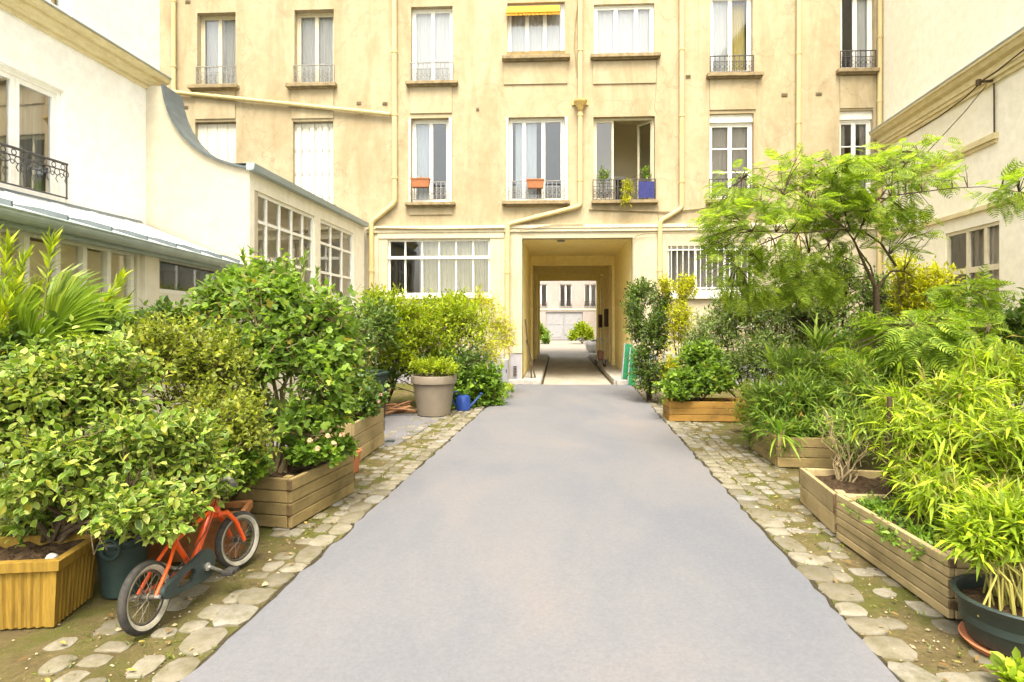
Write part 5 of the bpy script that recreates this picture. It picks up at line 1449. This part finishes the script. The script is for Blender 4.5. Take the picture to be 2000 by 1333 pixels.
stalks.build('stalk', GREENSTEM, po, local=False, smooth=True)
m = MB(); m.tube([pb, pb + Vector((0, 0, .3)), crown], [.10, .09, .06], 10); m.build('trunk', BARK, po, local=False, smooth=True)
# tall oleander stems with leafy tips at the far left
def tips(name, label, base, tipl, n, leaf, mat, seed, cat='shrub', T=T_LA, spread=50, tl=.3, group=None):
    rg = np.random.default_rng(seed); base = Vector(base); o = thing(name, label, cat, base, 0, group); m = MB(); ps, ax = [], []
    for (px, py, Y) in tipl:
        t = P(px, py, Y); b0 = base + Vector((rg.normal() * .06, rg.normal() * .06, 0)); md = b0.lerp(t, .55) + Vector((0, 0, .12)); m.tube([b0, md, t], [.012, .009, .005], 6)
        d = (t - md).normalized()
        for i in range(n):
            q = (i / n) ** .7; p = t - d * tl * (1 - q); a = 2.4 * i + rg.random() * .6; an = R(spread) * (1.1 - q * .8)
            x = d.cross(Vector((0, 1, .1))).normalized(); y = d.cross(x); v = d * math.cos(an) + (x * math.cos(a) + y * math.sin(a)) * math.sin(an)
            ps.append(p); ax.append(v)
    N = len(ps); s = .75 + .5 * rg.random(N)
    leaf_mesh('foliage', np.array(ps), np.array(ax), np.tile((0, -.3, 1.0), (N, 1)) + rg.normal(size=(N, 3)) * .3, leaf[0] * s, leaf[1] * s, mat, o, T)
    m.build('stem', GREENSTEM, o, local=False, smooth=True); return o
tips('oleander', 'tall oleander with upright yellow green leafy tips near the palm', (-3.45, 4.05, 0),
     [(-15, 468, 4.0), (18, 480, 3.9), (48, 505, 4.1), (104, 470, 4.05), (30, 560, 3.8), (240, 545, 4.5), (75, 560, 4.2), (-60, 520, 3.8), (215, 580, 4.4), (5, 600, 3.7), (150, 600, 4.3), (250, 590, 4.6)], 34, (.13, .024), LF_BRIGHT, 5, tl=.36)
plant('broad_leaved_shrub', 'tall mid green broad leaved shrub growing in the weathered plank planter', 'shrub', (-1.85, 4.78, .32),
      [lobe(540, 590, 5.1, 110, 70, .45), lobe(450, 580, 5.4, 70, 55, .4), lobe(620, 640, 5.0, 85, 85, .4), lobe(540, 700, 4.9, 110, 90, .4), lobe(640, 740, 4.8, 65, 100, .3), lobe(600, 810, 4.75, 80, 50, .25), lobe(510, 545, 5.5, 80, 40, .4), lobe(450, 690, 5.0, 60, 80, .3), lobe(675, 690, 5.1, 40, 70, .25), lobe(480, 800, 4.8, 60, 70, .3), lobe(560, 830, 4.8, 60, 45, .2), lobe(400, 620, 5.4, 40, 60, .3), lobe(660, 800, 4.8, 35, 60, .2)],
      1500, 7, (.070, .046), .22, LF_FIG, T_FIG, 9, .020, 6, ang=65, up_bias=.1, droop=.2, stem_mat=PALEBARK, shell=.35, jitter=.6)
tips('tall_sprig', 'thin upright sprigs rising above the broad leaved shrub', (-2.2, 5.9, 0), [(598, 497, 6.0), (475, 495, 5.6), (620, 530, 5.9), (575, 520, 5.9), (560, 540, 5.8)], 36, (.085, .02), LF_OLEAN, 8, tl=.45)
plant('low_shrub', 'dark bushy filler plant between the bicycle and the weathered plank planter', 'shrub', (-2.2, 4.5, 0),
      [lobe(430, 900, 4.0, 80, 70, .25), lobe(490, 905, 4.3, 50, 50, .25), lobe(370, 960, 3.9, 60, 60, .25)], 330, 8, (.05, .03), .15, LF_GRND, T_OV, 6, .009, 9)
gp = plant('geranium', 'geranium with pale cream blooms at the foot of the broad leaved shrub', 'geranium', (-1.62, 4.78, .32), [lobe(625, 885, 4.7, 55, 30, .16), lobe(665, 875, 4.95, 35, 30, .14), lobe(590, 890, 4.65, 35, 28, .14)],
      170, 7, (.045, .045), .10, LF_GRND, T_FIG, 5, .006, 10, ang=60)
def blooms(par, pts, mat, seed, r=.022):
    rg = np.random.default_rng(seed)
    m = MB()
    for p in pts:
        for k in range(9):
            d = rnd_dirs(rg, 1)[0]; d[2] = abs(d[2]); c = Vector(p) + Vector(d) * r * .8; x = Vector(rnd_dirs(rg, 1)[0]); y = x.cross(Vector(d)).normalized(); x = y.cross(Vector(d)).normalized()
            q = r * rg.uniform(.5, .8); m.poly([c + (x * math.cos(a) + y * math.sin(a)) * q + Vector(d) * .004 * math.cos(2 * a) for a in np.linspace(0, 5.24, 6)])
    m.build('blossom', mat, par, local=False)
blooms(gp, [P(605, 862, 4.55), P(640, 853, 4.6), P(668, 850, 4.7), P(620, 878, 4.5), P(652, 868, 4.55)], FLOWC, 3)
gp = plant('geranium', 'dark geranium with pink blooms in the smooth pale planter', 'geranium', (-1.85, 6.85, .40), [lobe(712, 790, 6.7, 28, 38, .2), lobe(735, 775, 7.2, 22, 30, .2), lobe(700, 770, 7.0, 40, 40, .2)],
      260, 7, (.055, .05), .13, LF_DARK, T_FIG, 6, .007, 12, ang=60)
blooms(gp, [P(733, 792, 6.9), P(741, 773, 7.1), P(722, 770, 6.8), P(737, 785, 7.0)], FLOWP, 4, .035)
plant('dark_shrub', 'dark bush behind the geranium planter, beside the green bin', 'shrub', (-2.6, 8.6, 0), [lobe(690, 670, 8.4, 50, 75, .5), lobe(740, 650, 9.6, 50, 70, .5), lobe(700, 740, 8.2, 35, 50, .4)],
      420, 8, (.075, .045), .22, LF_DARK, T_OV, 6, .014, 13)
plant('laurel_bush', 'bright green laurel bush rising behind the taupe pot', 'shrub', (-2.3, 11.0, 0), [lobe(760, 615, 10.6, 55, 50, .6), lobe(805, 640, 10.6, 60, 60, .6), lobe(770, 690, 10.4, 60, 50, .5), lobe(735, 600, 11, 35, 40, .4)],
      900, 8, (.10, .036), .26, LF_BRIGHT, T_LA, 8, .016, 14, up_bias=.5)
plant('laurel_bush', 'second bright green laurel, nearer the passage, below the gridded window', 'shrub', (-1.1, 11.7, 0), [lobe(860, 625, 11.4, 55, 50, .6), lobe(905, 640, 11.2, 60, 60, .6), lobe(890, 600, 11.8, 45, 35, .5), lobe(850, 690, 11, 60, 40, .5)],
      900, 8, (.10, .036), .26, LF_BRIGHT, T_LA, 8, .016, 15, up_bias=.5)
plant('yellow_bamboo', 'thin yellowish bamboo clump against the wall left of the passage', 'bamboo', (-.75, 12.6, 0), [lobe(955, 630, 12.4, 45, 55, .4), lobe(985, 660, 12.4, 32, 50, .35), lobe(950, 690, 12, 40, 40, .4), lobe(940, 585, 12.6, 30, 25, .3)],
      420, 7, (.12, .020), .28, LF_YEL, T_LA, 12, .008, 16, up_bias=.3, droop=.3, stem_mat=CANE)
plant('dark_shrub', 'deep green undergrowth between taupe pot and the laurels', 'shrub', (-1.3, 11.0, 0), [lobe(800, 720, 10.6, 70, 35, .5), lobe(900, 710, 10.8, 60, 40, .5), lobe(740, 740, 10.2, 40, 35, .4)],
      420, 8, (.08, .04), .2, LF_DARK, T_OV, 8, .012, 17)
plant('ivy', 'low ivy tumbling onto the ground around the watering can', 'ivy', (-.75, 10.9, 0), [lobe(915, 745, 10.7, 40, 38, .35), lobe(955, 750, 10.9, 35, 38, .35), lobe(890, 775, 10.35, 25, 25, .2), lobe(965, 785, 10.9, 20, 18, .2), lobe(930, 785, 10.7, 30, 18, .25)],
      420, 8, (.07, .06), .18, LF_GRND, T_FIG, 7, .009, 18, ang=65)
plant('lime_shrub', 'clipped lime green shrub filling the taupe pot', 'shrub', (-1.26, 9.75, .56), [lobe(830, 722, 9.7, 38, 22, .3), lobe(872, 722, 9.7, 32, 20, .28), lobe(850, 715, 9.8, 40, 20, .3)],
      300, 8, (.055, .024), .14, LF_BRIGHT, T_OV, 9, .008, 19, up_bias=.6, low=-.2)
plant('garden_weed', 'strip of weeds along the wall side of the drive edge, left of the passage', 'weed', (-.45, 12.0, 0), [lobe(985, 758, 12.0, 20, 10, .5), lobe(972, 775, 11.4, 14, 9, .3)], 130, 6, (.06, .02), .1, LF_BRIGHT, T_LA, 4, .005, 20, low=-.05)
# --- right bank
plant('climbing_shrub', 'dark small leaved climber forming a column beside the passage', 'shrub', (2.62, 11.5, 0), [lobe(1255, 580, 11.7, 42, 38, .45), lobe(1240, 640, 11.6, 22, 50, .3), lobe(1272, 670, 11.4, 36, 60, .4), lobe(1268, 745, 11.2, 34, 40, .35), lobe(1240, 610, 12.4, 24, 60, .3), lobe(1300, 600, 11.5, 22, 40, .3), lobe(1250, 720, 11.3, 24, 50, .3), lobe(1285, 650, 11.3, 26, 60, .35), lobe(1290, 740, 11.0, 25, 40, .3)],
      1350, 9, (.055, .030), .18, LF_DARK, T_OV, 8, .014, 30)
plant('golden_shrub', 'slender golden green shrub beside the dark climber', 'shrub', (3.05, 11.0, 0), [lobe(1340, 565, 11.2, 26, 32, .3), lobe(1328, 640, 11, 30, 65, .3), lobe(1318, 730, 10.7, 25, 45, .3), lobe(1300, 560, 11.4, 14, 24, .2)],
      800, 9, (.055, .024), .18, LF_YEL, T_LA, 6, .01, 31, up_bias=.6)
plant('bushy_shrub', 'fresh green bush overflowing the low orange planter', 'shrub', (2.9, 9.35, .28), [lobe(1335, 750, 9.3, 48, 35, .3), lobe(1395, 745, 9.3, 45, 38, .3), lobe(1370, 705, 9.5, 50, 40, .3), lobe(1320, 770, 9.1, 32, 22, .2)],
      620, 8, (.075, .05), .18, LF_FIG, T_FIG, 8, .012, 32, droop=.1)
plant('blue_green_shrub', 'broad blue green small leaved shrub behind the orange planter', 'shrub', (4.0, 10.2, 0), [lobe(1400, 650, 10.2, 55, 55, .5), lobe(1460, 640, 10.4, 60, 55, .5), lobe(1440, 720, 9.9, 65, 50, .5), lobe(1530, 650, 10, 60, 55, .5), lobe(1550, 720, 9.6, 60, 50, .5), lobe(1490, 690, 9.8, 60, 50, .5), lobe(1370, 690, 10, 40, 60, .4), lobe(1590, 660, 9.8, 50, 60, .5), lobe(1430, 600, 10.3, 50, 35, .5), lobe(1510, 600, 10.3, 55, 40, .5), lobe(1350, 700, 9.8, 30, 50, .3)],
      2400, 9, (.075, .024), .22, LF_BLUE, T_LA, 10, .015, 33)
plant('privet_tree', 'dark privet with a forked trunk below the feathery canopy', 'tree', (5.15, 9.4, 0), [lobe(1580, 560, 9.5, 50, 40, .5), lobe(1640, 530, 9.4, 50, 36, .5), lobe(1690, 570, 9.2, 45, 40, .5), lobe(1620, 610, 9.3, 60, 30, .5), lobe(1560, 600, 9.8, 40, 30, .4), lobe(1735, 590, 9.0, 45, 45, .5), lobe(1700, 640, 8.8, 60, 40, .5), lobe(1780, 640, 8.8, 50, 45, .5)],
      950, 9, (.07, .034), .22, LF_BLUE, T_OV, 7, .03, 34)
plant('oleander', 'narrow leaved oleander crowding the plank planter across from the geraniums', 'shrub', (3.05, 6.7, .3), [lobe(1500, 790, 6.9, 45, 45, .35), lobe(1560, 780, 6.7, 60, 55, .35), lobe(1620, 790, 6.6, 50, 55, .3), lobe(1530, 840, 6.5, 50, 25, .25), lobe(1560, 720, 7.1, 55, 45, .35), lobe(1480, 830, 6.9, 25, 25, .2), lobe(1650, 740, 6.8, 50, 45, .3), lobe(1600, 840, 6.4, 50, 25, .2), lobe(1475, 855, 7.1, 22, 22, .15), lobe(1535, 870, 6.25, 22, 25, .1)],
      1000, 9, (.13, .020), .22, LF_OLEAN, T_LA, 12, .011, 35, ang=42, up_bias=.4, droop=.15)
def rosette(name, label, base, n, leaf, mat, seed, el=(20, 80), T=T_LONG, trunk=0.0, cat='grass clump', group=None):
    rg = np.random.default_rng(seed); b = Vector(base); o = thing(name, label, cat, b, 0, group)
    a = rg.random(n) * 6.283; e = np.radians(rg.uniform(*el, n)); ax = np.stack([np.cos(a) * np.cos(e), np.sin(a) * np.cos(e), np.sin(e)], 1)
    pos = np.array(b)[None, :] + np.array((0, 0, trunk)) + ax * .02 + rg.normal(size=(n, 3)) * np.array((.03, .03, .0)); s = .7 + .5 * rg.random(n)
    leaf_mesh('leaves', pos, ax, np.tile((0, 0, 1.0), (n, 1)) + rg.normal(size=(n, 3)) * .1, leaf[0] * s, leaf[1] * s, mat, o, T)
    m = MB(); m.tube([b, b + Vector((0, 0, max(.04, trunk)))], [.03, .02], 8); m.build('stem', PALEBARK, o, local=False); return o
rosette('spiky_plant', 'spiky strap leaved plant poking out before the blue green shrub', P(1515, 725, 8.2) - Vector((0, 0, .84)), 46, (.42, .03), LF_OLEAN, 40, trunk=.84)
rosette('spiky_plant', 'pale strap leaved plant with arching leaves under the feathery tree', P(1600, 690, 7.9) - Vector((0, 0, 1.1)), 40, (.5, .035), LF_OLEAN, 41, trunk=1.1)
rosette('spiky_plant', 'tuft of arching green straps hanging over the corner of the oleander planter', (2.82, 6.3, .33), 40, (.36, .022), LF_GRND, 42, el=(-35, 60))
# the feathery tree
def feather_tree(name, label, base, trunk_pts, branches, clusters, n_leaf, size, mat, seed, r0=.05):
    rg = np.random.default_rng(seed); b = Vector(base); o = thing(name, label, 'tree', b)
    m = MB(); m.tube(trunk_pts, [r0 * (1 - .4 * i / (len(trunk_pts) - 1)) for i in range(len(trunk_pts))], 10)
    for br, r in branches: m.tube(br, [r * .72 * (1 - .75 * i / (len(br) - 1)) for i in range(len(br))], 7)
    allp = [np.array(p) for br, _ in branches for i in range(len(br) - 1) for p in (br[i], br[i].lerp(br[i + 1], .5), br[i + 1])]
    allp = np.array(allp)
    ps, ax = [], []
    for (c, rad, w) in clusters:
        for i in range(int(n_leaf * w)):
            d = rnd_dirs(rg, 1)[0]; p = c + d * rad * rg.random() ** .45
            h = allp[np.argmin(((allp - p) ** 2).sum(1))]; v = p - h; L_ = np.linalg.norm(v)
            if i % 5 == 0:
                e = p + (v / max(L_, .01)) * .08; md = (h + p) / 2 + np.array((0, 0, .05)); m.tube([h, md, p, e], [.006, .0045, .003, .001], 3, cap=False)
            a = v / max(L_, .01) + rnd_dirs(rg, 1)[0] * .7; a[2] = a[2] * .6 - .28
            ps.append(p); ax.append(a)
    N = len(ps); s = .7 + .6 * rg.random(N)
    leaf_mesh('crown', np.array(ps), np.array(ax), np.tile((0, 0, 1.0), (N, 1)) + rg.normal(size=(N, 3)) * .35, size * s, size * s * .95, mat, o, T_FEA)
    m.build('trunk', BARK, o, local=False, smooth=True); return o
def cl(px, py, Y, rx, ry, rd, w): return (np.array(P(px, py, Y)), np.array((rx / FPX * Y, rd, ry / FPX * Y)), w)
q = lambda *a: [P(*t) for t in a]
feather_tree('mimosa_tree', 'airy mimosa tree with feathery canopy spreading before the facade', P(1726, 885, 6.9) * 1.0 - Vector((0, 0, 0.01)),
    q((1726, 890, 6.9), (1722, 760, 6.9), (1716, 640, 6.85), (1712, 565, 6.8)),
    [(q((1712, 565, 6.8), (1690, 520, 6.75), (1668, 470, 6.6), (1650, 445, 6.5)), .030), (q((1712, 565, 6.8), (1700, 520, 6.9), (1672, 480, 7.0), (1655, 450, 7.1)), .018),
     (q((1750, 520, 6.9), (1720, 475, 6.8), (1690, 455, 6.7), (1640, 448, 6.5), (1560, 456, 6.3), (1470, 452, 6.2)), .020), (q((1712, 565, 6.8), (1740, 530, 6.9), (1765, 530, 7.0), (1790, 545, 7.1)), .02),
     (q((1650, 445, 6.5), (1600, 410, 6.4), (1530, 380, 6.3), (1450, 350, 6.2)), .016), (q((1540, 455, 6.3), (1570, 420, 6.5), (1590, 370, 6.6), (1590, 320, 6.6)), .012), (q((1660, 450, 6.5), (1640, 380, 6.6), (1610, 310, 6.7)), .014),
     (q((1668, 470, 6.6), (1700, 410, 6.6), (1735, 365, 6.6), (1770, 320, 6.7), (1820, 280, 6.8)), .016), (q((1690, 415, 6.6), (1740, 383, 6.4), (1800, 375, 6.2), (1860, 368, 6.0), (1920, 365, 5.8), (1990, 375, 5.6)), .013),
     (q((1540, 455, 6.3), (1480, 480, 6.3), (1440, 520, 6.4)), .012), (q((1640, 448, 6.5), (1600, 500, 6.8), (1560, 540, 7)), .012), (q((1690, 520, 6.8), (1620, 490, 6.9), (1540, 500, 7)), .01)],
    [cl(1450, 370, 6.2, 60, 45, .45, .8), cl(1420, 430, 6.2, 45, 40, .4, .6), cl(1490, 440, 6.2, 70, 40, .45, .8), cl(1550, 340, 6.5, 65, 38, .45, .7), cl(1610, 340, 6.6, 55, 35, .4, .7), cl(1640, 400, 6.6, 60, 45, .4, .9), cl(1690, 420, 6.6, 45, 40, .35, .6),
     cl(1720, 330, 6.7, 60, 38, .4, .7), cl(1790, 300, 6.8, 60, 28, .4, .6), cl(1800, 345, 6.4, 60, 25, .35, .4), cl(1980, 375, 5.6, 55, 40, .3, .6), cl(1520, 500, 6.6, 70, 40, .45, .7), cl(1540, 560, 6.9, 60, 35, .4, .6), cl(1460, 570, 6.7, 45, 35, .35, .4), cl(1640, 560, 7.0, 45, 35, .35, .4), cl(1760, 470, 6.9, 50, 35, .35, .4), cl(1450, 540, 6.5, 45, 50, .4, .5), cl(1560, 540, 7, 55, 45, .4, .7), cl(1560, 400, 6.3, 70, 30, .4, .6), cl(1860, 350, 6.0, 40, 18, .25, .15), cl(1700, 365, 6.5, 60, 40, .4, .5), cl(1410, 490, 6.3, 40, 45, .4, .5), cl(1620, 480, 6.9, 60, 35, .4, .6), cl(1600, 430, 6.8, 60, 40, .4, .6), cl(1760, 420, 6.8, 50, 40, .4, .5), cl(1650, 330, 6.5, 40, 40, .4, .5)],
    122, .165, LF_MIM, 50, .042)
o = thing('wooden_stake', 'dark upright stake tied beside the mimosa trunk', 'stake', P(1711, 800, 7.15))
m = MB(); pz_ = P(1711, 800, 7.15); o.location = (pz_.x, pz_.y, 0); m.tube([(0, 0, 0), (0, 0, 1.95)], [.04, .035], 10); m.build('post', DARKW, o, smooth=True)
for z in (1.2, 1.8): m = MB(); m.ring((.03, -.03, z), .07, .006, 'z', 16, 5); m.build('tie', RUBBER, o)
plant('golden_shrub', 'upright yellow bush right of the mimosa trunk, before the cream building', 'shrub', (5.4, 8.1, 0), [lobe(1815, 550, 8, 50, 40, .4), lobe(1770, 570, 8.1, 35, 40, .35), lobe(1850, 585, 7.9, 30, 35, .3), lobe(1800, 610, 8, 50, 40, .35), lobe(1760, 520, 8.0, 25, 25, .25)],
      650, 9, (.075, .026), .24, LF_YEL, T_LA, 10, .014, 51, up_bias=.9, stem_mat=PALEBARK)
feather_tree('young_mimosa', 'lower feathery young mimosa right of the trunk', P(1830, 900, 6.0), q((1830, 930, 6.0), (1835, 780, 6.0), (1845, 690, 6.0)),
    [(q((1845, 690, 6.0), (1820, 660, 5.9), (1790, 640, 5.8)), .014), (q((1845, 690, 6.0), (1870, 640, 6.1), (1890, 580, 6.2)), .014), (q((1845, 700, 6), (1900, 680, 5.8), (1930, 650, 5.7)), .012)],
    [cl(1800, 650, 5.8, 55, 35, .35, .8), cl(1860, 640, 6.0, 60, 45, .4, 1.), cl(1890, 580, 6.2, 50, 35, .35, .6), cl(1830, 700, 5.8, 70, 40, .35, .9), cl(1910, 690, 5.7, 45, 45, .3, .6), cl(1760, 690, 5.9, 40, 30, .3, .4), cl(1730, 640, 6.3, 35, 30, .3, .35), cl(1680, 690, 6.4, 45, 25, .3, .25)],
    230, .18, LF_MIMY, 52, .03)
plant('dark_shrub', 'dark leathery shrub at the far right under the cream building window', 'shrub', (6.0, 7.2, 0), [lobe(1965, 640, 7.2, 50, 45, .5), lobe(2020, 660, 7.0, 50, 70, .5), lobe(1930, 690, 7.3, 40, 45, .4), lobe(1960, 720, 6.9, 60, 50, .4)],
      480, 8, (.085, .042), .22, LF_DARK, T_OV, 8, .016, 53)
plant('mixed_shrub', 'dense dark shrub filling the bank behind mimosa trunk and oleander', 'shrub', (4.6, 7.9, 0), [lobe(1660, 700, 8.0, 60, 60, .5), lobe(1740, 720, 7.9, 70, 60, .5), lobe(1620, 770, 7.6, 60, 50, .4), lobe(1720, 790, 7.5, 70, 50, .4), lobe(1810, 760, 7.4, 70, 60, .4), lobe(1880, 740, 7.2, 60, 60, .4)],
      1300, 8, (.075, .028), .2, LF_GRND, T_LA, 10, .014, 54)
plant('grassy_bamboo', 'olive fine leaved bamboo behind the bare twig planter', 'bamboo', (3.7, 5.6, 0), [lobe(1680, 750, 6.0, 60, 60, .35), lobe(1660, 830, 5.7, 50, 45, .3), lobe(1730, 800, 5.7, 60, 60, .3), lobe(1780, 730, 5.9, 50, 40, .3)],
      420, 8, (.13, .016), .24, LF_OLEAN, T_LA, 14, .008, 55, ang=40, droop=.3, stem_mat=CANE)
# bamboo over the near right
plant('bamboo', 'bright yellow green bamboo arching out of the long pale planter', 'bamboo', (2.75, 3.7, .28),
      [lobe(1880, 790, 4.2, 100, 75, .35), lobe(1960, 730, 4.4, 75, 60, .35), lobe(1790, 850, 4.0, 75, 70, .3), lobe(1900, 880, 3.8, 100, 80, .3), lobe(1990, 880, 3.5, 75, 100, .3), lobe(1850, 970, 3.5, 80, 60, .25), lobe(1750, 790, 4.3, 40, 45, .25), lobe(1960, 990, 3.4, 80, 70, .25), lobe(1770, 920, 3.9, 40, 40, .2)],
      1050, 8, (.125, .018), .28, LF_BAMBOO, T_LA, 26, .008, 60, spread=.1, ang=38, up_bias=.05, droop=.5, stem_mat=CANE, jitter=.5)
plant('bamboo', 'short bamboo with yellow canes standing in the black green tub', 'bamboo', (2.32, 2.76, .20),
      [lobe(1960, 1020, 2.85, 90, 60, .18), lobe(1900, 1050, 2.8, 50, 45, .14), lobe(2010, 1040, 2.75, 60, 60, .16)],
      300, 7, (.095, .017), .17, LF_BAMBOO, T_LA, 70, .005, 61, ang=45, droop=.25, stem_mat=CANE, twig_share=.2, spread=.075)
plant('ground_cover', 'low dark ground cover spreading in the long pale planter', 'ground cover', (2.6, 3.75, .26), [lobe(1710, 1000, 3.95, 55, 25, .2), lobe(1770, 1050, 3.5, 50, 25, .25), lobe(1830, 1090, 3.2, 40, 22, .2), lobe(1780, 990, 4.0, 60, 25, .2), lobe(1850, 1040, 3.5, 50, 30, .2)],
      420, 7, (.042, .020), .09, LF_GRND, T_LA, 8, .005, 62, low=-.1)
m = MB(); o = thing('plant_stake', 'thin dark stake stuck in the long pale planter among bamboo', 'stake', (2.53, 4.05, 0))
m.tube([(0, 0, .25), (.0, 0, 1.0)], .016, 8); m.build('rod', DARKW, o, smooth=True)
plant('twiggy_shrub', 'nearly bare twiggy shrub in the shorter pale planter', 'shrub', (2.62, 4.75, .24), [lobe(1640, 850, 4.9, 50, 45, .2), lobe(1680, 870, 4.8, 40, 45, .2), lobe(1610, 810, 5.1, 40, 40, .2)],
      60, 5, (.07, .014), .2, LF_OLEAN, T_LA, 16, .008, 63, stem_mat=PALEBARK)
plant('garden_weed', 'green weed on the ground in the lower right corner', 'weed', (2.12, 2.32, 0), [lobe(1995, 1335, 2.4, 35, 30, .1)], 60, 6, (.05, .03), .08, LF_BAMBOO, T_OV, 4, .004, 64, low=0)
plant('pale_flowering_shrub', 'dry seed headed shrub at the end of the orange planter', 'shrub', (3.35, 8.2, 0), [lobe(1455, 810, 8.2, 25, 40, .2), lobe(1470, 770, 8.0, 30, 30, .2)], 140, 7, (.06, .022), .16, LF_SMALL, T_LA, 10, .007, 65, stem_mat=PALEBARK)
# plants on the facade and in the far court
plant('trailing_plant', 'golden trailing plant over the open window railing', 'potted plant', fw(FAC.F(1226, 380)[0], -.14, FAC.F(1226, 378)[1]), [lobe(1226, 365, 14.4, 16, 20, .1), lobe(1222, 390, 14.35, 12, 22, .1)], 120, 6, (.07, .02), .16, LF_YEL, T_LA, 5, .006, 70, droop=.6)
plant('balcony_plant', 'green plant behind the railing of the open window', 'potted plant', fw(FAC.F(1180, 370)[0], .04, FAC.F(1180, 385)[1]), [lobe(1180, 345, 14.75, 16, 16, .06), lobe(1262, 340, 14.7, 10, 18, .06)], 60, 6, (.07, .03), .14, LF_OLEAN, T_LA, 4, .006, 71)
plant('window_box_plant', 'sparse plant in the window box of the narrow window', 'potted plant', wb1, [lobe(818, 352, 14.7, 12, 7, .05)], 16, 5, (.05, .02), .08, LF_SMALL, T_OV, 3, .004, 72, low=0)
plant('window_box_plant', 'sparse plant in the window box above the drive', 'potted plant', wb2, [lobe(1044, 354, 14.6, 10, 5, .05)], 14, 5, (.05, .02), .08, LF_SMALL, T_OV, 3, .004, 73, low=0)
plant('courtyard_shrub', 'green shrub on the left side of the far court', 'shrub', (2.3, 42, 0), [lobe(1060, 655, 42, 15, 14, .6), lobe(1050, 645, 42, 10, 20, .5), lobe(1066, 664, 41.5, 10, 8, .5)], 260, 6, (.2, .11), .4, LF_OLEAN, T_OV, 5, .02, 74)
plant('courtyard_shrub', 'bright green shrub on the right side of the far court', 'shrub', (4.9, 42, 0), [lobe(1136, 648, 42, 16, 19, .6), lobe(1120, 656, 42, 12, 13, .5), lobe(1150, 655, 42.3, 12, 14, .5)], 320, 6, (.2, .11), .4, LF_BRIGHT, T_OV, 5, .02, 75)

# ================================================================== LIGHT, SKY, CAMERA
SUN_EL, SUN_AZ = 62.0, 182.0     # azimuth clockwise from the view direction
w = bpy.data.worlds.new('World'); SC.world = w; w.use_nodes = True
t = w.node_tree; t.nodes.clear()
sky = t.nodes.new('ShaderNodeTexSky'); sky.sky_type = 'NISHITA'; sky.sun_disc = False
sky.sun_elevation = R(SUN_EL); sky.sun_rotation = R(SUN_AZ); sky.air_density = 1.0; sky.dust_density = 5.0; sky.ozone_density = 1.0
bg = t.nodes.new('ShaderNodeBackground'); bg.inputs['Strength'].default_value = 0.15
wo = t.nodes.new('ShaderNodeOutputWorld'); hs_ = t.nodes.new('ShaderNodeHueSaturation'); hs_.inputs['Saturation'].default_value = 0.55; t.links.new(sky.outputs[0], hs_.inputs['Color'])   # thin bright overcast
t.links.new(mixc(t, hs_.outputs[0], (1.0, 0.962, 0.865), 1.0, 'MULTIPLY'), bg.inputs[0]); t.links.new(bg.outputs[0], wo.inputs[0])
sd = bpy.data.lights.new('sun', 'SUN'); sd.energy = 1.0; sd.angle = R(28); sd.color = (1, .93, .80)
so = bpy.data.objects.new('sun', sd); COL.objects.link(so)
el, az = R(SUN_EL), R(SUN_AZ)
to_sun = Vector((math.sin(az) * math.cos(el), math.cos(az) * math.cos(el), math.sin(el)))
so.rotation_euler = (-to_sun).to_track_quat('-Z', 'Y').to_euler(); so.location = to_sun * 40
cd = bpy.data.cameras.new('camera'); cd.sensor_width = 36; cd.lens = FPX / 2000 * 36; cd.shift_y = -36.5 / 2000; cd.clip_end = 1000; cd.clip_start = .05
co = bpy.data.objects.new('camera', cd); COL.objects.link(co); co.location = (0, 0, CH); co.rotation_euler = (R(90), 0, 0); SC.camera = co
vs = SC.view_settings; vs.view_transform = 'Standard'; vs.look = 'None'; vs.gamma = 1; vs.use_curve_mapping = False
vs.exposure = 2.1
SC.cycles.max_bounces = 12; SC.cycles.diffuse_bounces = 8; SC.cycles.transparent_max_bounces = 12
SC.cycles.use_denoising = True
